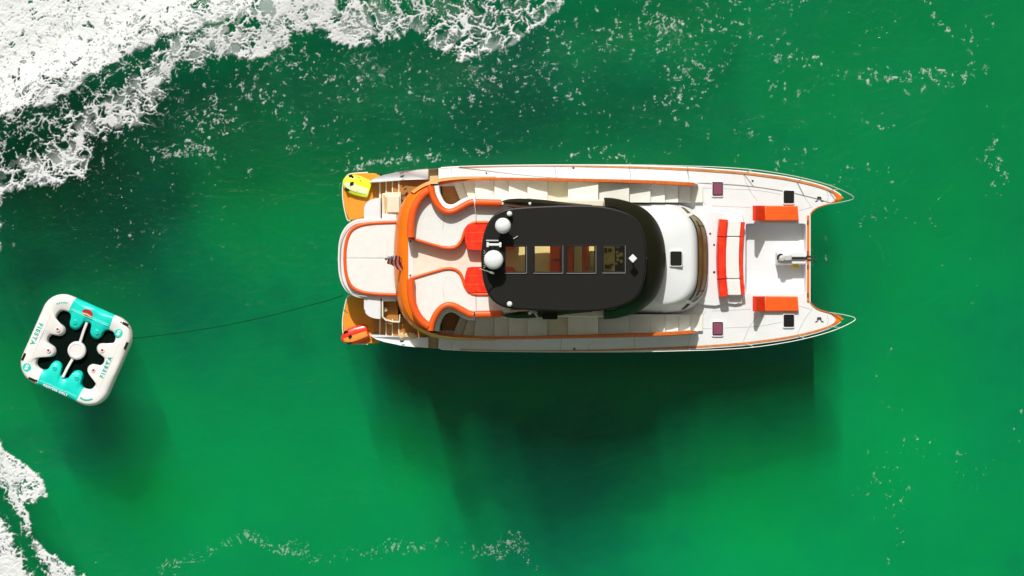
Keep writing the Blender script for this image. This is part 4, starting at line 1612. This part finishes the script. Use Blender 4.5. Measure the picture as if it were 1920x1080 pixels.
# pillars under the hardtop
for side in (0, 1):
    f = (lambda l: l) if not side else (lambda l: [(p[0], 2 * AX - p[1]) for p in l])
    for x, y in ((975, 392), (1090, 391), (1150, 402)):
        b = NB()
        q = P(*f([(x, y)])[0], ZR)
        tube(b, [Vector((q.x, q.y, 4.1)), Vector((q.x, q.y, ZR - 0.1))], 0.05, 8)
        put('hardtop_post', b, BLACKG, ht)


def dome(px, py, r, z0, h, ped, name='radar_dome'):
    b = NB()
    c = P(px, py, z0 + h)
    lathe(b, c, [(ped, ZR - 0.02), (ped, z0 + 0.02)], 16)
    p_ = put('mast_pedestal', b, BLACKG, ht)
    b = NB()
    pr = [(r * 0.8, z0), (r * 0.97, z0 + h * 0.1), (r, z0 + h * 0.35)]
    for a in np.linspace(0.15, 1.5, 7):
        pr.append((r * math.cos(a), z0 + h * 0.35 + h * 0.65 * math.sin(a)))
    lathe(b, c, pr, 32)
    put(name, b, WHITE, ht)


dome(943, 423, 0.33, 6.75, 0.42, 0.2)
dome(925.5, 487, 0.40, 6.75, 0.36, 0.32)
dome(955.3, 400.8, 0.115, 6.35, 0.16, 0.10, 'antenna_puck')
dome(955.5, 570.2, 0.115, 6.35, 0.16, 0.10, 'antenna_puck')
b = NB()
c = P(1186.5, 484.5, 6.75)
boxw(b, c, 0.26, 0.26, 0.10, rot=math.pi / 4, bev=0.02)
tube(b, [Vector((c.x, c.y, ZR)), Vector((c.x, c.y, 6.7))], 0.035, 8)
put('satellite_antenna', b, WHITE, ht)
b = NB()
sweep(b, W([(913.5, 458.8), (939, 458.8)], 7.0), rprof(0.10, 0.10, 0.03, 0))
for x in (914.5, 938):
    boxw(b, P(x, 458.8, 7.03), 0.10, 0.2, 0.12, bev=0.02)
for x in (917, 936):
    tube(b, [P(x, 459, ZR), P(x, 459, 7.0)], 0.03, 6)
mb = put('antenna_bar', b, WHITE, ht)
b = NB()
tube(b, [P(911.5, 451, 6.9), P(934.5, 451.2, 6.9)], 0.03, 6)
tube(b, [P(925, 451, ZR), P(925, 451, 6.9)], 0.025, 6)
put('light_bar', b, STEEL, ht)
b = NB()
tube(b, [P(900, 504, 7.3), P(922, 511.5, 6.75)], 0.022, 6)
tube(b, [P(919, 510.5, 6.8), P(925.5, 512.3, 6.7)], 0.05, 6)
tube(b, [P(925, 512, ZR), P(925, 512, 6.75)], 0.03, 6)
put('whip_antenna', b, STEEL, ht)
b = NB()
for i in range(7):
    y = 470 + i * 4.6
    tube(b, [P(907.5, y, ZR + .02), P(911, y + 2.6, 6.5), P(907.5 + (i % 2) * 2, y + 4.6, ZR + .02)], 0.025, 5)
put_each('cable_tray', b, STEEL, ht)
b = NB()
tube(b, [P(962.8, 447.8, ZR + 0.05), P(971, 442.5, ZR + 0.06)], 0.02, 6)
put('tie_down', b, STEEL, ht)

# ---------------------------------------------------------------- things on board
sp = thing('sunpad', 'big white sun mattress with orange border on the rounded stern deck, beside the orange arch', 'sun mattress', P(690, AX, 1.98))
pad = cr([(743, 418.5), (700, 420.5), (676, 425), (662, 433), (654, 447), (650, 465), (649, 484.5)], 4)
padf = pad + mir(pad)[1:]
ringc = cr([(743, 416.4), (700, 418.3), (675, 422.6), (659.5, 431.5), (651.3, 446), (647.4, 465), (646.4, 484.5)], 4)
ringc = ringc + mir(ringc)[1:]
b = NB()
prism(b, pad + [(743, 484.2), (743, 450)][:1], 1.98, 2.16, bev=0.04)
put('cushion', b, CUSH, sp)
b = NB()
prism(b, [(743, 484.8)] + [p for p in mir(pad)], 1.98, 2.16, bev=0.04)
put('cushion', b, CUSH, sp)
b = NB()
sweep(b, W(ringc, 2.2), rprof(0.145, 0.24, 0.06, -0.21))
put('border', b, ORANGE, sp)
b = NB()
tube(b, [P(p[0], p[1], 2.205) for p in [(q_[0] - 0.1, q_[1]) for q_ in ringc]], 0.022, 6)
put('piping', b, RED, sp)


def bow_pad(y0, y1, label):
    t = thing('bow_sunbed', label, 'sunbed', P(1455, (y0 + y1) / 2, ZD), 'orange sunbeds on the foredeck')
    b = NB()
    prism(b, [(1433.5, y0), (1496, y0 + 0.6), (1498, y1 - 1), (1496, y1), (1433.5, y1)], ZD + 0.002, ZD + 0.20, bev=0.05)
    put('mattress', b, ORANGE, t)
    # raised backrest, a wedge leaning aft
    b = NB()
    ya, yb = y0 - 0.2, y1 - 0.2
    prof = [(1433, ZD + 0.02), (1433, ZD + 0.22), (1417, ZD + 0.98), (1412, ZD + 0.94), (1411, ZD + 0.80), (1425, ZD + 0.02)]
    loft(b, [[P(x, ya, z) for x, z in prof], [P(x, yb, z) for x, z in prof]], closed=True, cap=True)
    bmesh.ops.bevel(b, geom=b.edges[:], offset=0.03, segments=2, profile=0.5, affect='EDGES')
    put('backrest', b, RED, t)
    return t


bow_pad(385.5, 414, 'orange foredeck sunbed with red backrest, on the side facing the breaking wave')
bow_pad(555.5, 584, 'orange foredeck sunbed with red backrest, on the side above the dark water shadow')


def scooter(tail, nose, z, body, pale, label, wide=1.0):
    a, c = P(*tail, z), P(*nose, z)
    L = (c - a).length
    ang = math.atan2(c.y - a.y, c.x - a.x)
    t = thing('sea_scooter', label, 'sea scooter', ((a.x + c.x) / 2, (a.y + c.y) / 2, z), 'sea scooters on the swim platforms')
    M = Matrix.Translation(((a.x + c.x) / 2, (a.y + c.y) / 2, z)) @ Matrix.Rotation(ang, 4, 'Z') @ Matrix.Diagonal((1.0, wide, 1.0, 1.0))

    def add(name, build, mm):
        b = NB()
        build(b)
        b.transform(M)
        put_each(name, b, mm, t)
    st_ = [(-0.50, .24, .16), (-0.47, .27, .22), (-0.3, .29, .27), (-0.05, .31, .30), (0.15, .30, .29), (0.3, .25, .24), (0.42, .17, .17), (0.49, .08, .09), (0.5, .02, .05)]

    def shell(b, k=1.0, zc=0.0, lo_=True):
        rows = []
        for s_, w_, h_ in st_:
            rows.append([Vector((s_ * L, w_ * math.cos(q) * k, 0.16 + zc + h_ * 0.55 * math.sin(q))) for q in np.linspace(0, 2 * math.pi, 17)[:-1]])
        loft(b, rows, closed=True, cap=True)
    add('shell', shell, body)

    def deckp(b):
        rows = []
        for s_, w_, h_ in st_[:7]:
            rows.append([Vector((s_ * L * 0.96 + 0.02, w_ * 0.36 * u + w_ * 0.3, 0.175 + h_ * 0.55 * math.sqrt(max(0, 1 - (0.36 * u + 0.3) ** 2)) + 0.008)) for u in np.linspace(-1, 1, 7)])
        loft(b, rows)
    add('back_cover', deckp, pale)
    add('handle', lambda b: [tube(b, [Vector((0.18 * L, s_ * 0.19, 0.27)), Vector((0.26 * L, s_ * 0.235, 0.31)), Vector((0.33 * L, s_ * 0.19, 0.25))], 0.035, 6) for s_ in (-1, 1)], BLACKG)
    add('display', lambda b: boxw(b, Vector((0.16 * L, 0.0, 0.335)), 0.16, 0.12, 0.05, rot=0.4, bev=0.015), BLACKG)
    add('vent', lambda b: [boxw(b, Vector((-0.1 * L, s_ * 0.17, 0.30)), 0.05, 0.035, 0.03, bev=0.008) for s_ in (-1, 1)] + [boxw(b, Vector((0.02 * L, -0.25, 0.23)), 0.2, 0.03, 0.05, bev=0.01)], DARKST)
    return t


scooter((694, 356), (643.5, 339.5), 0.36, LIME, LIMEW, 'lime yellow sea scooter lying on the orange swim platform, near the breaking wave', 1.45)
scooter((690, 620), (641, 636.5), 0.36, SCRED, SCORG, 'red and orange sea scooter lying on the shaded swim platform', 1.25)

# ensign ----------------------------------------------------------
fl = thing('ensign', 'small red and white striped flag with a blue corner hanging over the orange arch', 'flag', P(752, 486, 3.55))
b = NB()
tube(b, [P(753, 485, 3.5), P(723.8, 486, 4.75)], 0.022, 6)
lathe(b, P(723.8, 486, 4.76), [(0.02, 4.72), (0.05, 4.75), (0.05, 4.79), (0.01, 4.82)], 10)
put('pole', b, DARKST, fl)
# hanging cloth: hoist along the pole, fly drooping down and to starboard
NS, NT = 26, 14


def cloth(s_, t_):
    hx = 724 + 27 * s_
    z0 = 4.68 - 0.95 * s_
    px = hx + 4 * t_ + 2.0 * math.sin(5 * t_ + 3 * s_)
    py = 478 + 2.0 * math.sin(math.pi * s_) + t_ * 30 * (0.5 + 0.5 * s_) + 1.6 * math.sin(9 * s_ + 2 * t_)
    return P(px, py, z0 + 0.1 - 0.45 * t_ ** 1.15 + 0.06 * math.sin(11 * s_ + 3 * t_))


for i in range(7):
    b = NB()
    rows = []
    for k in range(5):
        s_ = (i + k / 4) / 7
        rows.append([cloth(s_, t_) for t_ in np.linspace(0.42 if i < 4 else 0, 1, NT)])
    loft(b, rows)
    put('stripe', b, CANOPYR if i % 2 == 0 else FLAGW, fl, 80)
b = NB()
loft(b, [[cloth(s_, t_) for t_ in np.linspace(0, 0.42, 8)] for s_ in np.linspace(0, 4 / 7, 12)])
put('canton', b, FLAGB, fl, 80)
b = NB()
for i in range(4):
    for j in range(4):
        p_ = cloth(0.07 + 0.14 * i, 0.05 + 0.1 * j) + Vector((0, 0, 0.012))
        boxw(b, p_, 0.04, 0.04, 0.01)
put_each('star', b, FLAGW, fl)

# ================================================================ floating island
FC = P(144.6, 656, 0)
isl = thing('inflatable_island', 'square white and turquoise inflatable lounge with a black mesh middle, floating on the tow line', 'inflatable raft', (FC.x, FC.y, 0.0))
RA = math.radians(-23.8)
MI = Matrix.Translation((FC.x, FC.y, 0)) @ Matrix.Rotation(RA, 4, 'Z')


def F(u, v, z):
    """raft's own pixels: u right, v down"""
    return Vector((u * S, -v * S, z))


def rout(a):
    ca, sa_ = abs(math.cos(a)), abs(math.sin(a))
    # rounded square of half side 89, corner radius 40
    r_ = 40.0
    hs = 89.0
    lo_, hi_ = 60.0, 150.0
    for _ in range(30):
        m_ = (lo_ + hi_) / 2
        x, y = m_ * ca, m_ * sa_
        dx, dy = max(x - (hs - r_), 0), max(y - (hs - r_), 0)
        ins = (math.hypot(dx, dy) <= r_) and x <= hs and y <= hs
        lo_, hi_ = (m_, hi_) if ins else (lo_, m_)
    return lo_




QP = [((56, 0), 0), ((53, 7.5), 7), ((46, 9.5), 12), ((38, 12), 17), ((33, 19), 22), ((34, 27), 27), ((40, 31.5), 31), ((47, 32.5), 35), ((54, 35), 39), ((58.5, 42), 42),
      ((57, 52), 44.5), ((52, 57), 47), ((42, 58.5), 66), ((35, 54), 69), ((32.5, 47), 72), ((31.5, 40), 74.5), ((27, 34), 77), ((19, 33), 80), ((12, 38), 83), ((9.5, 46), 85.5), ((7.5, 53), 88)]
HALF = QP + [((0, 56), 90)] + [((-p[0], p[1]), 180 - a) for p, a in QP[:0:-1]]
FULL = HALF + [((-p[0], -p[1]), a + 180) for p, a in HALF]
NSUB = 8
IN_ = cr([p for p, a in FULL], NSUB, closed=True)
OA = []
for i in range(len(FULL)):
    a0, a1 = FULL[i][1], (FULL[(i + 1) % len(FULL)][1] if i < len(FULL) - 1 else 360)
    OA += [math.radians(a0 + (a1 - a0) * k / NSUB) for k in range(NSUB)]
NA = len(IN_)
T0 = 12 * NSUB
T1 = (len(HALF) - 12) * NSUB
TH = len(HALF) * NSUB
OUT_ = [(rout(a) * math.cos(a), rout(a) * math.sin(a)) for a in OA]
HT_ = 0.38
TT = [0.0, 0.0, 0.015, 0.05, 0.11, 0.2, 0.35, 0.5, 0.65, 0.8, 0.89, 0.95, 0.985, 1.0, 1.0]
rows = []
for j, t in enumerate(TT):
    r = []
    for (iu, iv), (ou, ov) in zip(IN_, OUT_):
        pu = iu + (ou - iu) * t
        pv = iv + (ov - iv) * t
        wz = 0.05 + (HT_ - 0.05) * max(0.0, 1 - abs(2 * t - 1) ** 10)
        if j == 0 or j == len(TT) - 1:
            wz = -0.08
        elif j == 1 or j == len(TT) - 2:
            wz = 0.12
        # seats are a little lower than the outer tube
        if 0.05 < t < 0.4:
            wz -= 0.05 * (1 if t < 0.35 else 0.5)
        r.append(F(pu, -pv, wz))
    rows.append(r)
BODY = {}
for nm in ('w', 'top', 'bot'):
    BODY[nm] = NB()
for j in range(len(TT) - 1):
    for i in range(NA):
        k2 = (i + 1) % NA
        c4 = [rows[j][i], rows[j][k2], rows[j + 1][k2], rows[j + 1][i]]
        cc = sum(c4, Vector()) / 4
        u, v = cc.x / S, -cc.y / S
        nm = 'w'
        if T0 <= i < T1:
            nm = 'top'
        elif T0 + TH <= i < T1 + TH:
            nm = 'bot'
        bb = BODY[nm]
        bb.faces.new([bb.verts.new(q) for q in c4])
for nm, name, mm in (('w', 'tube_ring', PVC), ('top', 'turquoise_seat', TEAL), ('bot', 'turquoise_seat', TEAL)):
    BODY[nm].transform(MI)
    put(name, BODY[nm], mm, isl, 60)


def fput(name, b, mm):
    b.transform(MI)
    return (put_each if name in ('weld_seam', 'strap') else put)(name, b, mm, isl)


b = NB()
prism_w(b, [[F(u * 1.05, -v * 1.05, 0) for u, v in IN_[::2]]], 0.02, 0.07)
fput('mesh_floor', b, MESHB)
b = NB()
hc = F(2, 0, 0)
lathe(b, hc, [(0.36, 0.08), (0.41, 0.15), (0.42, 0.26), (0.39, 0.33), (0.31, 0.37), (0.29, 0.345), (0.02, 0.34)], 36)
fput('centre_table', b, PVC)
b = NB()
for s_ in (-1, 1):
    sweep(b, [F(1, s_ * 15, 0.2), F(-1, s_ * 38, 0.26), F(-1.5, s_ * 56, 0.3)], rprof(0.125, 0.09, 0.03, -0.04))
fput('strap', b, PVC)
# seams where the turquoise begins, raised welds
b = NB()
for vv in (-1, 1):
    for o_ in (0, 1):
        tube(b, [F(u, (78 if o_ == 0 else 76.5) if vv > 0 else (-66 if o_ == 0 else -69), HT_ - (0.012 if vv > 0 else 0.0)) for u in np.linspace(-38, 38, 6)], 0.018 if o_ == 0 else 0.012, 6)
fput('weld_seam', b, mat('pale_turquoise_weld', (0.25, 0.85, 0.82), 0.3))
b = NB()
for uu in (-1, 1):
    tube(b, [F(uu * 69, v, HT_ + 0.0) for v in np.linspace(-44, 44, 6)], 0.014, 6)
fput('weld_seam', b, PVC)
# cup holders
LC = [(23, -47), (-22, -48), (23, 47), (-22, 47), (-46, -22), (-46, 21), (46, -20), (46, 21)]
for i, (u, v) in enumerate(LC):
    b = NB()
    c = F(u, v, 0)
    zt = HT_ - 0.035
    b2 = [(0.10, zt - 0.02), (0.105, zt + 0.02), (0.075, zt + 0.03), (0.05, zt + 0.005)]
    lathe(b, c, b2, 16)
    o = fput('cup_holder', b, TEAL if i < 4 else PVC)
    b = NB()
    lathe(b, c, [(0.05, zt), (0.05, zt + 0.018), (0.02, zt + 0.022)], 12)
    b.transform(MI)
    me_o = put('valve', b, (TEALD if i < 4 else CANOPYR), o)
# black grab straps
for u, v, w_, h_ in ((66, -85, .30, .11), (57, -85, .06, .06), (86, -46, .11, .34), (-86, 50, .11, .34), (-52, 85, .34, .11), (-43, 84, .09, .09)):
    b = NB()
    t_z = HT_ - 0.055
    if abs(u) > 80:
        boxw(b, F(u * 0.97, v, HT_ - 0.01), w_, h_, 0.05, bev=0.015)
    else:
        boxw(b, F(u, v * 0.97, HT_ - 0.01), w_, h_, 0.05, bev=0.015)
    fput('grab_strap', b, BLACKG)


def text(body, u, v, size, rot, mm, name='lettering', sx=1.0, thick=0.012, spacing=1.0, z=None):
    cu = bpy.data.curves.new('txt', 'FONT')
    cu.body = body
    cu.size = size
    cu.align_x = 'CENTER'
    cu.align_y = 'CENTER'
    cu.offset = thick
    cu.extrude = 0.006
    cu.space_character = spacing
    to = bpy.data.objects.new('txt', cu)
    COL.objects.link(to)
    bpy.context.view_layer.update()
    me = bpy.data.meshes.new_from_object(to)
    bpy.data.objects.remove(to)
    bpy.data.curves.remove(cu)
    b = NB()
    b.from_mesh(me)
    bpy.data.meshes.remove(me)
    c = F(u, v, HT_ + 0.006 if z is None else z)
    b.transform(Matrix.Translation(c) @ Matrix.Rotation(rot, 4, 'Z') @ Matrix.Diagonal((sx, 1, 1, 1)))
    b.transform(MI)
    return put(name, b, mm, isl, 0)


text('FIESTA', -79, 1, 0.27, -math.pi / 2, TEALD, thick=0.009, spacing=1.35)
text('FIESTA', 66, 6, 0.27, math.pi / 2, TEALD, thick=0.009, spacing=1.35)
text('MEMBERS ONLY', -4, 83, 0.13, 0.0, FLAGW, thick=0.008, spacing=1.35)
for u, v, rr in ((-66, -66, 0.75), (-62.5, -69, 0.65), (-58.5, -71.5, 0.5), (-54.5, -73.3, 0.35), (-50.5, -74.3, 0.2)):
    b = NB()
    boxw(b, F(u, v, HT_ + 0.006), 0.07, 0.05, 0.006, rot=rr)
    fput('small_print', b, TEALD)
for u, v in ((61, -62), (-70, 66)):
    b = NB()
    c = F(u, v, 0)
    lathe(b, c, [(0.19, HT_ - 0.03), (0.19, HT_ + 0.004), (0.02, HT_ + 0.005)], 26)
    fput('round_emblem', b, TEAL)
    text('S', u, v, 0.30, 0.0, FLAGW, thick=0.016, z=HT_ + 0.012)
b = NB()
c = F(-7, -73, 0)
lathe(b, c, [(0.25, HT_ - 0.03), (0.25, HT_ + 0.010), (0.02, HT_ + 0.011)], 28)
bmesh.ops.scale(b, vec=(1, 0.62, 1), verts=b.verts, space=Matrix.Translation(-c))
fput('red_badge', b, CANOPYR)
b = NB()
sweep(b, [F(-16, -69, HT_ + 0.012), F(-7, -70.5, HT_ + 0.012), F(3, -69, HT_ + 0.012)], [(-.03, 0), (.03, 0), (.03, .01), (-.03, .01)])
fput('badge_band', b, TAN)
b = NB()
sweep(b, [F(p[0], p[1], HT_ + 0.004) for p in cr([(44, 77), (52, 78), (60, 75), (66, 70)], 4)], [(-.035, 0), (.035, 0), (.035, .008), (-.035, .008)])
fput('corner_stripe', b, TEALD)

# tow line ---------------------------------------------------------
tl = NB()
pts = cr([(238, 634.8, .30), (256, 633.5, .05), (310, 627.5, .04), (400, 614, .04), (500, 593.5, .05), (590, 570, .10), (622, 561, .5), (643, 554, 1.2)], 6)
tube(tl, [P(*p) for p in pts], 0.015, 6)
o = put('tow_line', tl, ROPE)
o['label'] = 'thin dark wet rope across the water between the inflatable and the stern'
o['category'] = 'rope'
